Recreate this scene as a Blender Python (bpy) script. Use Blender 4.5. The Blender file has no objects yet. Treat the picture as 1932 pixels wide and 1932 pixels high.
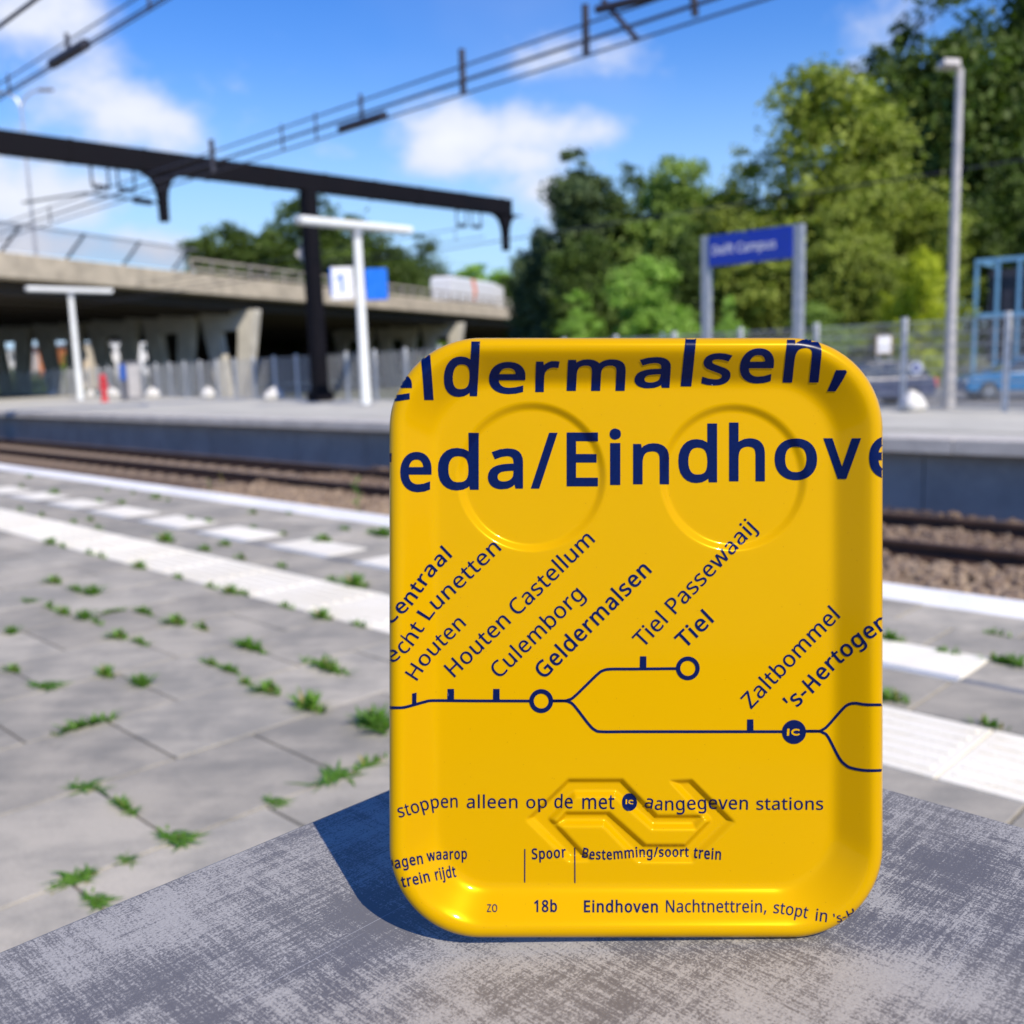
import bpy, math, random, json
import numpy as np
from mathutils import Vector, Matrix, geometry

R = math.radians
sc = bpy.context.scene
COL = sc.collection
random.seed(7); RNG = np.random.default_rng(7)

# ------------------------------------------------------------------ camera
FPX, HC = 1850.0, 1.0                     # focal length in 1/1932 of the frame, eye height above the platform
pitch, roll = math.atan((966-687)/FPX), math.atan(0.032)
fw = np.array([0, math.cos(pitch), -math.sin(pitch)])
_u0 = np.array([0, math.sin(pitch), math.cos(pitch)]); _r0 = np.array([1., 0, 0])
rt = math.cos(roll)*_r0 - math.sin(roll)*_u0
up = math.sin(roll)*_r0 + math.cos(roll)*_u0
CAM = np.array([0, 0, HC])
cam = bpy.data.cameras.new('camera'); cam_o = bpy.data.objects.new('camera', cam); COL.objects.link(cam_o)
m4 = Matrix.Identity(4)
for i in range(3):
    m4[i][0], m4[i][1], m4[i][2], m4[i][3] = rt[i], up[i], -fw[i], CAM[i]
cam_o.matrix_world = m4
cam.sensor_width = 36; cam.lens = 36*FPX/1932
cam.clip_start, cam.clip_end = 0.02, 5000
cam.dof.use_dof = True; cam.dof.focus_distance = 0.60
cam.dof.aperture_fstop = cam.lens/4.8; cam.dof.aperture_blades = 0
sc.camera = cam_o
sc.render.resolution_x = sc.render.resolution_y = 1024

# ------------------------------------------------------------------ sun, sky, exposure
SUN_AZ, SUN_EL = R(300), R(44)
sun_dir = Vector((math.cos(SUN_AZ)*math.cos(SUN_EL), math.sin(SUN_AZ)*math.cos(SUN_EL), math.sin(SUN_EL)))
sl = bpy.data.lights.new('sun', 'SUN'); sl.energy = 5.0; sl.angle = R(0.53); sl.color = (1, .905, .75)
so = bpy.data.objects.new('sun', sl); COL.objects.link(so)
so.rotation_euler = (-sun_dir).to_track_quat('-Z', 'Y').to_euler(); so.location = (0, 0, 40)
sc.view_settings.view_transform = 'Standard'; sc.view_settings.look = 'None'
sc.view_settings.exposure = 0.2; sc.view_settings.gamma = 1
sc.cycles.use_denoising = True
sc.cycles.max_bounces = 10; sc.cycles.diffuse_bounces = 7; sc.cycles.transparent_max_bounces = 12
sc.cycles.sample_clamp_indirect = 6

def ray(x, y): return fw + rt*(x-966)/FPX + up*(966-y)/FPX
def gp(x, y, z=0.0):                       # point at height z on the line of sight
    d = ray(x, y); return CAM + d*((z-HC)/d[2])
AZ = R(45.5)                               # tracks run 45.5 degrees left of the view
sv = np.array([-math.sin(AZ), math.cos(AZ), 0]); tv = np.array([math.cos(AZ), math.sin(AZ), 0]); zv = np.array([0, 0, 1.])
TR = (sv, tv, zv)
def P(s, t, z=0.0): return sv*s + tv*t + zv*z
def st(p): return float(np.dot(p, sv)), float(np.dot(p, tv))
def at_t(x, y, t):
    d = ray(x, y); return CAM + d*(t/np.dot(d, tv))
def at_y(x, y, Y):
    d = ray(x, y); return CAM + d*(Y/d[1])

w = bpy.data.worlds.new('World'); sc.world = w; w.use_nodes = True
nt = w.node_tree; N = nt.nodes; L = nt.links; N.clear()
def nd(t, **k):
    n = N.new(t)
    for a, b in k.items(): setattr(n, a, b)
    return n
def wm(op, a, b=None, c=None):
    n = nd('ShaderNodeMath', operation=op)
    for i, v in enumerate((a, b, c)):
        if v is None: continue
        if isinstance(v, (int, float)): n.inputs[i].default_value = v
        else: L.new(v, n.inputs[i])
    return n.outputs[0]
sky = nd('ShaderNodeTexSky', sky_type='NISHITA', sun_disc=False)
sky.sun_elevation = SUN_EL; sky.sun_rotation = math.atan2(sun_dir.x, sun_dir.y)
sky.air_density = 1.25; sky.dust_density = 0.0; sky.ozone_density = 3.0
hs = nd('ShaderNodeHueSaturation'); hs.inputs['Hue'].default_value = .522; hs.inputs['Saturation'].default_value = 1.44; hs.inputs['Value'].default_value = 1.12
L.new(sky.outputs[0], hs.inputs['Color'])
tc = nd('ShaderNodeTexCoord')
def wdot(vec):
    n = nd('ShaderNodeVectorMath', operation='DOT_PRODUCT'); L.new(tc.outputs['Generated'], n.inputs[0]); n.inputs[1].default_value = tuple(vec)
    return n.outputs['Value']
CLOUDS = [(60, 45, 230, 130, .82), (270, 225, 250, 85, .86), (30, 365, 130, 85, 1.15), (60, 462, 130, 36, 1.0),
          (840, 262, 135, 82, 1.15), (1025, 245, 140, 70, .95), (950, 295, 220, 55, .8), (660, 288, 100, 40, .62),
          (1010, 122, 230, 48, .72), (1620, 45, 90, 70, .72), (1610, 132, 55, 45, .75), (310, 468, 140, 42, .8),
          (1010, 360, 110, 70, .7), (2300, 200, 300, 120, 1.0), (-500, 300, 260, 160, 1.0), (2500, -500, 500, 250, .9)]
best = None
for (cx, cy, rx, ry, k) in CLOUDS:
    c = ray(cx, cy); c = c/np.linalg.norm(c)
    a = np.cross(c, zv); a /= np.linalg.norm(a); b = np.cross(a, c)
    u = wm('DIVIDE', wdot(a), rx/FPX); v = wm('DIVIDE', wdot(b), ry/FPX)
    front = wm('GREATER_THAN', wdot(c), 0.3)
    dd = wm('SQRT', wm('ADD', wm('MULTIPLY', u, u), wm('MULTIPLY', v, v)))
    mk = wm('MULTIPLY', wm('MULTIPLY', wm('SUBTRACT', 1.0, wm('MULTIPLY', dd, .62)), k), front)
    best = mk if best is None else wm('MAXIMUM', best, mk)
mp = nd('ShaderNodeMapping'); L.new(tc.outputs['Generated'], mp.inputs[0]); mp.inputs['Scale'].default_value = (1, 1, 1.5)
nz = nd('ShaderNodeTexNoise'); nz.inputs['Scale'].default_value = 9; nz.inputs['Detail'].default_value = 7; nz.inputs['Roughness'].default_value = .56
L.new(mp.outputs[0], nz.inputs['Vector'])
nz2 = nd('ShaderNodeTexNoise'); nz2.inputs['Scale'].default_value = 3.2; nz2.inputs['Detail'].default_value = 3
L.new(mp.outputs[0], nz2.inputs['Vector'])
den = wm('ADD', best, wm('MULTIPLY', wm('SUBTRACT', nz.outputs[0], .5), 1.9))
mr = nd('ShaderNodeMapRange', interpolation_type='SMOOTHSTEP'); L.new(den, mr.inputs[0])
mr.inputs[1].default_value = .27; mr.inputs[2].default_value = .92; mr.inputs[3].default_value = 0; mr.inputs[4].default_value = .97
wisp = nd('ShaderNodeMapRange', interpolation_type='SMOOTHSTEP'); L.new(nz2.outputs[0], wisp.inputs[0])
wisp.inputs[1].default_value = .52; wisp.inputs[2].default_value = .85; wisp.inputs[4].default_value = .22
cov = wm('MAXIMUM', mr.outputs[0], wisp.outputs[0])
cr = nd('ShaderNodeMapRange'); L.new(den, cr.inputs[0]); cr.inputs[1].default_value = .3; cr.inputs[2].default_value = 1.5
cc = nd('ShaderNodeMix', data_type='RGBA'); L.new(cr.outputs[0], cc.inputs[0])
cc.inputs[6].default_value = (4.4, 4.9, 6.3, 1); cc.inputs[7].default_value = (6.7, 6.8, 7.1, 1)
mx = nd('ShaderNodeMix', data_type='RGBA'); L.new(cov, mx.inputs[0]); hz = nd('ShaderNodeMix', data_type='RGBA'); zr = nd('ShaderNodeMapRange', interpolation_type='SMOOTHSTEP'); L.new(wdot((0, 0, 1)), zr.inputs[0]); zr.inputs[1].default_value = .02; zr.inputs[2].default_value = .30; zr.inputs[3].default_value = .85; zr.inputs[4].default_value = 0
L.new(zr.outputs[0], hz.inputs[0]); L.new(hs.outputs[0], hz.inputs[6]); hz.inputs[7].default_value = (2.5, 4.2, 7.0, 1); L.new(hz.outputs[2], mx.inputs[6]); L.new(cc.outputs[2], mx.inputs[7])
bg = nd('ShaderNodeBackground'); L.new(mx.outputs[2], bg.inputs['Color']); bg.inputs['Strength'].default_value = 0.133
wo = nd('ShaderNodeOutputWorld'); L.new(bg.outputs[0], wo.inputs[0])
w.cycles.sampling_method = 'MANUAL'; w.cycles.sample_map_resolution = 512

# ------------------------------------------------------------------ helpers
def tag(o, label=None, cat=None, group=None, kind=None):
    if label: o['label'] = label
    if cat: o['category'] = cat
    if group: o['group'] = group
    if kind: o['kind'] = kind
    return o
def thing(name, label, cat, loc=(0, 0, 0), rz=0.0, group=None):
    o = bpy.data.objects.new(name, None); COL.objects.link(o)
    o.location = tuple(map(float, loc)); o.rotation_euler = (0, 0, rz); o.empty_display_size = .1
    return tag(o, label, cat, group)
class MB:
    """collects faces, becomes ONE mesh object; coordinates are local to the thing it belongs to"""
    def __init__(s): s.v = []; s.f = []; s.c = []; s.tint = 1.0
    def add(s, vs, fs):
        b = len(s.v); s.v += [tuple(map(float, v)) for v in vs]; s.f += [tuple(b+i for i in f) for f in fs]; s.c += [s.tint]*len(fs); return s
    def box(s, c, d, ax=(np.array([1., 0, 0]), np.array([0, 1., 0]), zv), bev=0.0):
        c = np.array(c, float); a = [ax[i]*d[i]/2 for i in range(3)]
        if bev <= 0:
            vs = [c + a[0]*i + a[1]*j + a[2]*k for i in (-1, 1) for j in (-1, 1) for k in (-1, 1)]
            return s.add(vs, [(0, 1, 3, 2), (4, 6, 7, 5), (0, 4, 5, 1), (2, 3, 7, 6), (0, 2, 6, 4), (1, 5, 7, 3)])
        vs = []
        for zz, ins in ((-1, 1), (-1, 0), (1, 0), (1, 1)):       # chamfered top and bottom edges
            z = a[2]*zz*(1 if ins else 1-2*bev/d[2])
            for i, j in ((-1, -1), (1, -1), (1, 1), (-1, 1)):
                vs.append(c + z + a[0]*i*(1-2*bev/d[0]*ins) + a[1]*j*(1-2*bev/d[1]*ins))
        fs = [(3, 2, 1, 0), (12, 13, 14, 15)]
        for l in range(3):
            for i in range(4): fs.append((l*4+i, l*4+(i+1) % 4, l*4+4+(i+1) % 4, l*4+4+i))
        return s.add(vs, fs)
    def tube(s, pts, r, n=8, r1=None, cap=True):
        pts = [np.array(p, float) for p in pts]; m = len(pts); vs = []; fs = []
        for i, p in enumerate(pts):
            d = pts[min(i+1, m-1)] - pts[max(i-1, 0)]; d = d/max(np.linalg.norm(d), 1e-9)
            a = np.cross(d, zv if abs(d[2]) < .9 else np.array([1., 0, 0])); a /= np.linalg.norm(a); b = np.cross(d, a)
            rr = r if r1 is None else r+(r1-r)*i/(m-1)
            for k in range(n):
                q = 2*math.pi*k/n; vs.append(p + rr*(a*math.cos(q)+b*math.sin(q)))
        for i in range(m-1):
            for k in range(n): fs.append((i*n+k, i*n+(k+1) % n, (i+1)*n+(k+1) % n, (i+1)*n+k))
        if cap: fs += [tuple(range(n))[::-1], tuple((m-1)*n+k for k in range(n))]
        return s.add(vs, fs)
    def prism(s, poly, o, ex, ey, ez, th):
        """polygon in (ex,ey) at o, extruded th along ez"""
        n = len(poly); o = np.array(o, float)
        a = [o+ex*x+ey*y for x, y in poly]; b = [p+ez*th for p in a]
        return s.add(a+b, [tuple(range(n))[::-1], tuple(range(n, 2*n))]+[(i, (i+1) % n, n+(i+1) % n, n+i) for i in range(n)])
    def lathe(s, prof, o=(0, 0, 0), n=20, sx=1, sy=1):
        o = np.array(o, float); vs = []; fs = []
        for r, z in prof:
            for k in range(n):
                q = 2*math.pi*k/n; vs.append(o+np.array([r*math.cos(q)*sx, r*math.sin(q)*sy, z]))
        for i in range(len(prof)-1):
            for k in range(n): fs.append((i*n+k, i*n+(k+1) % n, (i+1)*n+(k+1) % n, (i+1)*n+k))
        fs += [tuple(range(n))[::-1], tuple((len(prof)-1)*n+k for k in range(n))]
        return s.add(vs, fs)
    def build(s, name, mat, parent=None, smooth=False, col=False, loc=None, bevel=0.0):
        me = bpy.data.meshes.new(name); me.from_pydata(s.v, [], s.f); me.update()
        if smooth: me.polygons.foreach_set('use_smooth', [True]*len(me.polygons))
        if col:
            at = me.attributes.new('tint', 'FLOAT', 'FACE'); at.data.foreach_set('value', s.c)
        return link(name, me, mat, parent, loc, bevel)
def link(name, me, mat, parent=None, loc=None, bevel=0.0):
    o = bpy.data.objects.new(name, me); COL.objects.link(o)
    if mat and not me.materials: me.materials.append(mat)
    if parent: o.parent = parent
    if loc is not None: o.location = tuple(map(float, loc))
    if bevel:
        b = o.modifiers.new('edge', 'BEVEL'); b.width = bevel; b.segments = 2; b.limit_method = 'ANGLE'
    return o
def copy_tree(o, parent=None):
    c = o.copy(); COL.objects.link(c); c.parent = parent
    for ch in list(o.children): copy_tree(ch, c)
    return c

class NT:
    """small node helper for one material"""
    def __init__(s, name):
        s.m = bpy.data.materials.new(name); s.m.use_nodes = True; s.t = s.m.node_tree; s.n = s.t.nodes; s.l = s.t.links
        s.b = s.n['Principled BSDF']; s.co = s.n.new('ShaderNodeTexCoord')
    def node(s, t, **k):
        n = s.n.new(t)
        for a, b in k.items(): setattr(n, a, b)
        return n
    def put(s, sock, v):
        if hasattr(v, 'node'): s.l.new(v, sock)
        elif isinstance(v, (tuple, list)): sock.default_value = tuple(v) if len(v) != 3 or sock.type != 'RGBA' else (*v, 1)
        else: sock.default_value = v
    def noise(s, scale, detail=4, rough=.55, vec=None, dist=0.0, stretch=None, rot=None):
        n = s.node('ShaderNodeTexNoise'); n.inputs['Scale'].default_value = scale; n.inputs['Detail'].default_value = detail
        n.inputs['Roughness'].default_value = rough; n.inputs['Distortion'].default_value = dist
        v = vec or s.co.outputs['Object']
        if stretch or rot:
            mp = s.node('ShaderNodeMapping'); s.l.new(v, mp.inputs[0]); v = mp.outputs[0]
            if stretch: mp.inputs['Scale'].default_value = stretch
            if rot: mp.inputs['Rotation'].default_value = rot
        s.l.new(v, n.inputs['Vector']); return n.outputs[0]
    def math(s, op, a, b=0.0, c=None, clamp=False):
        n = s.node('ShaderNodeMath', operation=op, use_clamp=clamp); s.put(n.inputs[0], a); s.put(n.inputs[1], b)
        if c is not None: s.put(n.inputs[2], c)
        return n.outputs[0]
    def ramp(s, v, a, b, lo=0., hi=1., smooth=True):
        n = s.node('ShaderNodeMapRange', interpolation_type='SMOOTHSTEP' if smooth else 'LINEAR'); s.put(n.inputs[0], v)
        for i, q in enumerate((a, b, lo, hi)): n.inputs[i+1].default_value = q
        return n.outputs[0]
    def mix(s, f, a, b, blend='MIX'):
        n = s.node('ShaderNodeMix', data_type='RGBA', blend_type=blend); s.put(n.inputs[0], f); s.put(n.inputs[6], a); s.put(n.inputs[7], b)
        return n.outputs[2]
    def attr(s, name): 
        n = s.node('ShaderNodeAttribute'); n.attribute_name = name; return n.outputs['Fac']
    def bump(s, h, strength=.3, dist=.01):
        n = s.node('ShaderNodeBump'); n.inputs['Strength'].default_value = strength; n.inputs['Distance'].default_value = dist
        s.put(n.inputs['Height'], h); s.l.new(n.outputs[0], s.b.inputs['Normal'])
    def set(s, **k):
        for a, b in k.items(): s.put(s.b.inputs[a.replace('_', ' ')], b)
        return s
def pm(name, col, rough=.6, var=.18, scale=6, bump=0.0, metal=0.0, spec=.5, col2=None, tint=False, bdist=.01, coat=0):
    """a procedural surface: base colour broken up by two noises, roughness varied, optional grain"""
    q = NT(name); n1 = q.noise(scale, 6); n2 = q.noise(scale*7.3, 3)
    f = q.math('ADD', q.math('MULTIPLY', n1, .7), q.math('MULTIPLY', n2, .3))
    a = tuple(c*(1-var) for c in col); b = tuple(min(1, c*(1+var)) for c in (col2 or col))
    c = q.mix(q.ramp(f, .32, .68), a, b)
    if tint:
        g = q.node('ShaderNodeMix', data_type='RGBA', blend_type='MULTIPLY'); g.inputs[0].default_value = 1
        q.l.new(c, g.inputs[6]); cb = q.node('ShaderNodeCombineColor'); at = q.attr('tint')
        for i in range(3): q.l.new(at, cb.inputs[i])
        q.l.new(cb.outputs[0], g.inputs[7]); c = g.outputs[2]
    q.set(Base_Color=c, Roughness=q.ramp(n1, .3, .7, max(.05, rough-.12), min(1, rough+.12)), Metallic=metal)
    q.b.inputs['Specular IOR Level'].default_value = spec
    if coat: q.b.inputs['Coat Weight'].default_value = coat; q.b.inputs['Coat Roughness'].default_value = .08
    if bump: q.bump(n2, bump, bdist)
    return q.m

M = {}
M['concrete'] = pm('concrete', (.43, .375, .29), .85, .22, 1.3, .25)
M['pier_concrete'] = pm('pier_concrete', (.55, .52, .45), .85, .16, 1.1, .2)
M['coping'] = pm('coping', (.50, .47, .43), .8, .12, 2.5, .2)
M['platform_wall'] = pm('platform_wall', (.33, .31, .285), .85, .16, 1.2, .25)
M['black_steel'] = pm('black_steel', (.004, .0035, .006), .7, .3, 3, spec=.15)
M['wire'] = pm('wire', (.03, .03, .045), .5, .2, 3)
M['galv'] = pm('galvanised', (.42, .43, .45), .45, .15, 9, metal=.6)
M['fence'] = pm('fence_steel', (.56, .58, .60), .5, .1, 6)
M['mesh'] = pm('fence_mesh', (.38, .39, .40), .5, .1, 6)
M['shade_toned_soffit'] = pm('shade_toned_soffit', (.042, .034, .026), .9, .25, .6, .2)  # concrete with the shade under the deck put into its colour
M['pale_pole'] = pm('pale_pole', (.45, .43, .42), .5, .12, 4, metal=.2)
M['white_paint'] = pm('white_paint', (.74, .76, .75), .42, .06, 5)
M['lens'] = pm('lamp_lens', (.62, .66, .66), .25, .05, 5)
M['sign_blue'] = pm('sign_blue', (.008, .035, .36), .35, .08, 4)
M['panel_blue'] = pm('panel_blue', (.012, .16, .72), .35, .08, 4)
M['white_print'] = pm('white_print', (.82, .82, .84), .4, .04, 5)
M['rail'] = pm('rail', (.05, .026, .017), .7, .35, 7, .2)
M['rail_top'] = pm('rail_top', (.16, .11, .085), .5, .2, 7, metal=.6)
M['sleeper'] = pm('sleeper', (.20, .15, .11), .9, .25, 5, .3)
M['bag'] = pm('bag', (.60, .59, .57), .75, .1, 5, .4)
M['red'] = pm('red_paint', (.55, .03, .04), .45, .12, 4)
M['grey_box'] = pm('grey_box', (.20, .20, .22), .5, .12, 4)
M['pale_blue_steel'] = pm('pale_blue_steel', (.15, .34, .55), .45, .12, 3)
M['dark_panel'] = pm('dark_panel', (.03, .03, .045), .4, .2, 2)
M['glass'] = pm('glass_dark', (.03, .04, .05), .12, .2, 2, spec=.8)
M['tyre'] = pm('tyre', (.015, .015, .016), .85, .2, 8)
M['alloy'] = pm('alloy', (.35, .35, .36), .35, .1, 8, metal=.8)
M['car_blue'] = pm('car_blue', (.01, .15, .36), .3, .08, 2, coat=.6)
M['car_navy'] = pm('car_navy', (.02, .03, .09), .3, .1, 2, coat=.6)
M['tail_red'] = pm('tail_red', (.6, .01, .02), .25, .1, 4)
M['amber'] = pm('amber', (.75, .33, .05), .3, .1, 4)
M['truck_white'] = pm('truck_white', (.62, .63, .65), .4, .06, 1.5)
M['orange'] = pm('orange_paint', (.75, .2, .07), .45, .08, 3)
M['bark'] = pm('bark', (.09, .065, .045), .95, .35, 6, .6)

# ------------------------------------------------------------------ ground, platforms, tracks
def slab_mat(name, col, col2, rough=.85):
    q = NT(name)
    big = q.noise(1.7, 4, .6); mid = q.noise(7, 5, .6, dist=.4); fine = q.noise(160, 3, .7)
    streak = q.noise(3.0, 4, .6, stretch=(1, 5, 1), rot=(0, 0, AZ))
    f = q.math('ADD', q.math('MULTIPLY', big, .45), q.math('ADD', q.math('MULTIPLY', mid, .3), q.math('MULTIPLY', streak, .25)))
    c = q.mix(q.ramp(f, .40, .60), col, col2)
    sp = q.ramp(fine, .30, .75, .86, 1.1)
    vs_ = q.node('ShaderNodeTexVoronoi'); vs_.inputs['Scale'].default_value = 5.5; q.l.new(q.co.outputs['Object'], vs_.inputs['Vector'])
    sc2 = q.node('ShaderNodeSeparateColor'); q.l.new(vs_.outputs['Color'], sc2.inputs[0])
    spot = q.math('MULTIPLY', q.ramp(q.math('ADD', vs_.outputs['Distance'], q.math('MULTIPLY', mid, .06)), .07, .10, 1, 0), q.math('GREATER_THAN', sc2.outputs[0], .72))
    sp = q.math('MULTIPLY', sp, q.math('SUBTRACT', 1.0, q.math('MULTIPLY', spot, .22)))
    t = q.math('MULTIPLY', q.attr('tint'), sp)
    g = q.node('ShaderNodeVectorMath', operation='SCALE'); q.l.new(c, g.inputs[0]); q.l.new(t, g.inputs['Scale'])
    q.set(Base_Color=g.outputs[0], Roughness=rough); q.b.inputs['Specular IOR Level'].default_value = .3
    q.bump(fine, .12, .004)
    return q.m
M['slab'] = slab_mat('paving_slab', (.265, .252, .218), (.435, .398, .328))
M['tactile'] = slab_mat('tactile_tile', (.80, .75, .62), (.86, .82, .71), .75)
M['white_edge'] = slab_mat('white_edge', (.74, .74, .74), (.85, .845, .82), .7)
M['far_paving'] = pm('far_paving', (.47, .455, .39), .85, .12, .9, .1)
M['sand'] = pm('joint_sand', (.20, .18, .145), .95, .3, 20, .3)
M['grass'] = pm('grass_ground', (.075, .10, .035), .95, .4, .25, .3, col2=(.13, .12, .06))
M['asphalt'] = pm('asphalt', (.17, .165, .155), .9, .2, .6, .2)
q = NT('ballast')
vn = q.node('ShaderNodeTexVoronoi'); vn.inputs['Scale'].default_value = 17; q.l.new(q.co.outputs['Object'], vn.inputs['Vector'])
hv = q.node('ShaderNodeSeparateColor'); q.l.new(vn.outputs['Color'], hv.inputs[0])
c = q.mix(hv.outputs[0], (.06, .032, .018), (.19, .125, .075)); q.set(Base_Color=c, Roughness=.95); q.bump(vn.outputs['Distance'], .9, .05)
M['ballast'] = q.m
q = NT('ballast_stone')
a = q.attr('tint'); n = q.noise(60, 4)
c = q.mix(a, (.085, .04, .02), (.40, .29, .18)); c = q.mix(q.ramp(n, .35, .7, 0, .5), c, (.30, .27, .235)); q.set(Base_Color=c, Roughness=.9)
M['stone'] = q.m

def sheet(name, pts, z, mat):
    m = MB(); m.add([tuple(p[:2])+(z,) for p in pts], [tuple(range(len(pts)))]); o = m.build(name, mat); o['kind'] = 'structure'; return o
G = 2600
sheet('ground', [(-G, -G), (G, -G), (G, G), (-G, G)], -1.0, M['grass'])
sheet('ballast_bed', [P(-60, 4.0), P(-60, 11.8), P(160, 11.8), P(160, 4.0)], -.95, M['ballast'])
sheet('car_park', [P(-70, 29), P(-70, 75), P(30, 75), P(30, 29)], -.80, M['asphalt'])
sheet('verge', [P(-70, 9.2), P(-70, 140), P(70, 140), P(70, 24.9)], -.83, M['grass'])
sheet('underpass_shade_ground', [P(58, 12), P(58, 40), P(150, 40), P(150, 12)], -.81, pm('ground_shade', (.02, .017, .013), .95, .3, .4, .2))  # near-black sheet: the overpass shade painted as ground colour

# near platform
m = MB(); m.box(P(45, -1.95, -.512), (150, 12.06, 1.0), TR); o = m.build('platform', M['sand']); o['kind'] = 'structure'
PS = 0.435
pav = MB(); e = random.Random(3)
def slab(m, s0, s1, t0, t1, z=0.0, g=.0035, tl=None):
    m.tint = tl if tl else e.uniform(.84, 1.10)
    m.box(P((s0+s1)/2, (t0+t1)/2, z-.006+e.uniform(-.0012, .0012)), (s1-s0-2*g, t1-t0-2*g, .012), TR, bev=.0022)
for k in range(-9, 54):
    s0 = 1.94+PS*k; off = 2.25 if k % 2 == 0 else 2.025
    edges = [2.25]+([] if k % 2 == 0 else [2.025])
    t = off
    while t > -2.6: t -= .45; edges.append(t)
    for a, b in zip(edges, edges[1:]): slab(pav, s0, s0+PS, b, a)
for k in range(-9, 54):
    for r, (a, b) in enumerate(((2.66, 2.99), (3.30, 3.585), (3.585, 3.865))):
        s0 = 1.94+PS*(k+.5*(r % 2)); slab(pav, s0, s0+PS, a, b)
wt = MB()
for k in range(0, 22):
    c0 = 6.33-.83*(k-0); slab(wt, c0-.29, c0+.29, 2.9935, 3.2965, .001, tl=e.uniform(.94, 1.03)); slab(pav, c0+.29, c0+.54, 2.99, 3.30)
for k in range(1, 18):
    c0 = 6.33+.83*k; slab(wt, c0-.29, c0+.29, 2.9935, 3.2965, .001, tl=e.uniform(.94, 1.03)); slab(pav, c0+.29, c0+.54, 2.99, 3.30)
o = pav.build('platform_paving', M['slab'], col=True); o['kind'] = 'structure'
o = wt.build('white_marker_tiles', M['tactile'], col=True); o['kind'] = 'structure'
m = MB()
for k in range(-8, 54):
    s0 = .84+PS*k; m.tint = e.uniform(.93, 1.03)
    m.box(P(s0+PS/2, 2.455, -.006), (PS-.006, .395, .013), TR, bev=.002)
    for j in range(6): m.box(P(s0+PS/2, 2.305+.06*j, .0025), (PS-.05, .026, .005), TR, bev=.002)
o = m.build('tactile_strip', M['tactile'], col=True); o['kind'] = 'structure'
m = MB()
for k in range(-5, 90):
    m.tint = e.uniform(.95, 1.03); m.box(P(.3+1.25*k, 4.005, -.06), (1.243, .27, .124), TR, bev=.006)
o = m.build('platform_edge', M['white_edge'], col=True); o['kind'] = 'structure'

# far platform
m = MB()
pl = [P(-40, 11.72), P(130, 11.72), P(130, 17.0+.115*130), P(-40, 17.0-.115*40)]
m.add([p-zv*.004 for p in pl]+[p-zv*.99 for p in pl], [(0, 1, 2, 3), (4, 7, 6, 5), (0, 4, 5, 1), (1, 5, 6, 2), (2, 6, 7, 3), (3, 7, 4, 0)])
o = m.build('platform', M['far_paving']); o['kind'] = 'structure'
m = MB()
for k in range(-16, 52): m.box(P(2.4*k+.6, 11.70, -.09), (2.388, .50, .18), TR, bev=.012)
o = m.build('platform_edge', M['coping']); o['kind'] = 'structure'
m = MB()
for k in range(-30, 110): m.box(P(1.2*k+.4, 11.69, -.585), (1.183, .06, .81), TR, bev=.006)
o = m.build('platform_wall', M['platform_wall']); o['kind'] = 'structure'
sheet('tactile_strip', [P(-40, 12.5), P(-40, 12.9), P(120, 12.9), P(120, 12.5)], .004, M['far_paving'])

# two railway tracks between the platforms
def track(tc, label):
    t0 = thing('railway_track', label, 'railway track', P(0, tc, -.95), group='railway tracks between the platforms'); b = np.array(t0.location)
    prof = [(-.075, 0), (.075, 0), (.075, .012), (.012, .028), (.012, .115), (.036, .125), (.036, .158), (.028, .165), (-.028, .165), (-.036, .158), (-.036, .125), (-.012, .115), (-.012, .028), (-.075, .012)]
    for d in (-.745, .745):
        m = MB(); m.prism(prof, P(-40, d, .025), tv, zv, sv, 200); m.build('rail', M['rail'], t0)
        m2 = MB(); m2.box(P(60, d, .1915), (200, .05, .004), TR); m2.build('running_surface', M['rail_top'], t0.children[-1])
    sl_ = MB(); sl_.box((0, 0, -.06), (.26, 2.5, .17), TR, bev=.03)
    first = sl_.build('sleeper', M['sleeper'], t0)
    for k in range(-8, 88):
        o = first if k == -8 else first.copy()
        if k != -8: COL.objects.link(o)
        o.parent = t0; o.location = tuple(P(.6*k, 0, 0))
track(5.85, 'rusty railway track nearest the camera, below the white platform edge')
track(9.80, 'rusty brown railway track running along the far platform wall')

# loose ballast stones of the visible track
ico_v, ico_f = None, None
bm_ = bpy.data.meshes.new('tmp')
import bmesh
b_ = bmesh.new(); bmesh.ops.create_icosphere(b_, subdivisions=1, radius=1); ico_v = np.array([v.co[:] for v in b_.verts]); ico_f = np.array([[v.index for v in f.verts] for f in b_.faces]); b_.free()
def stones(n, s_rng, t_rng, size, name):
    vs = []; tint = []
    for i in range(n):
        s = RNG.uniform(*s_rng); t = RNG.uniform(*t_rng)
        r = size*RNG.uniform(.55, 1.25); A = RNG.normal(size=(3, 3)); Q, _ = np.linalg.qr(A)
        v = ico_v*(1+RNG.uniform(-.28, .28, (len(ico_v), 1))); v = (v*r*np.array([1.25, .95, .7]))@Q
        vs.append(v+P(s, t, -.95+r*.25+.02*math.sin(s*3+t*5)))
        tint += [float(RNG.uniform(0, .3) if t > 8.9 else RNG.uniform(.1, .75))]*len(ico_f)
    V = np.concatenate(vs); F = (ico_f[None]+(np.arange(n)*len(ico_v))[:, None, None]).reshape(-1, 3)
    me = bpy.data.meshes.new(name); me.from_pydata(V.tolist(), [], F.tolist()); at = me.attributes.new('tint', 'FLOAT', 'FACE'); at.data.foreach_set('value', tint)
    o = link(name, me, M['stone']); o['kind'] = 'stuff'; return o
stones(15000, (-1, 15), (7.2, 11.6), .06, 'ballast_stones')

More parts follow.
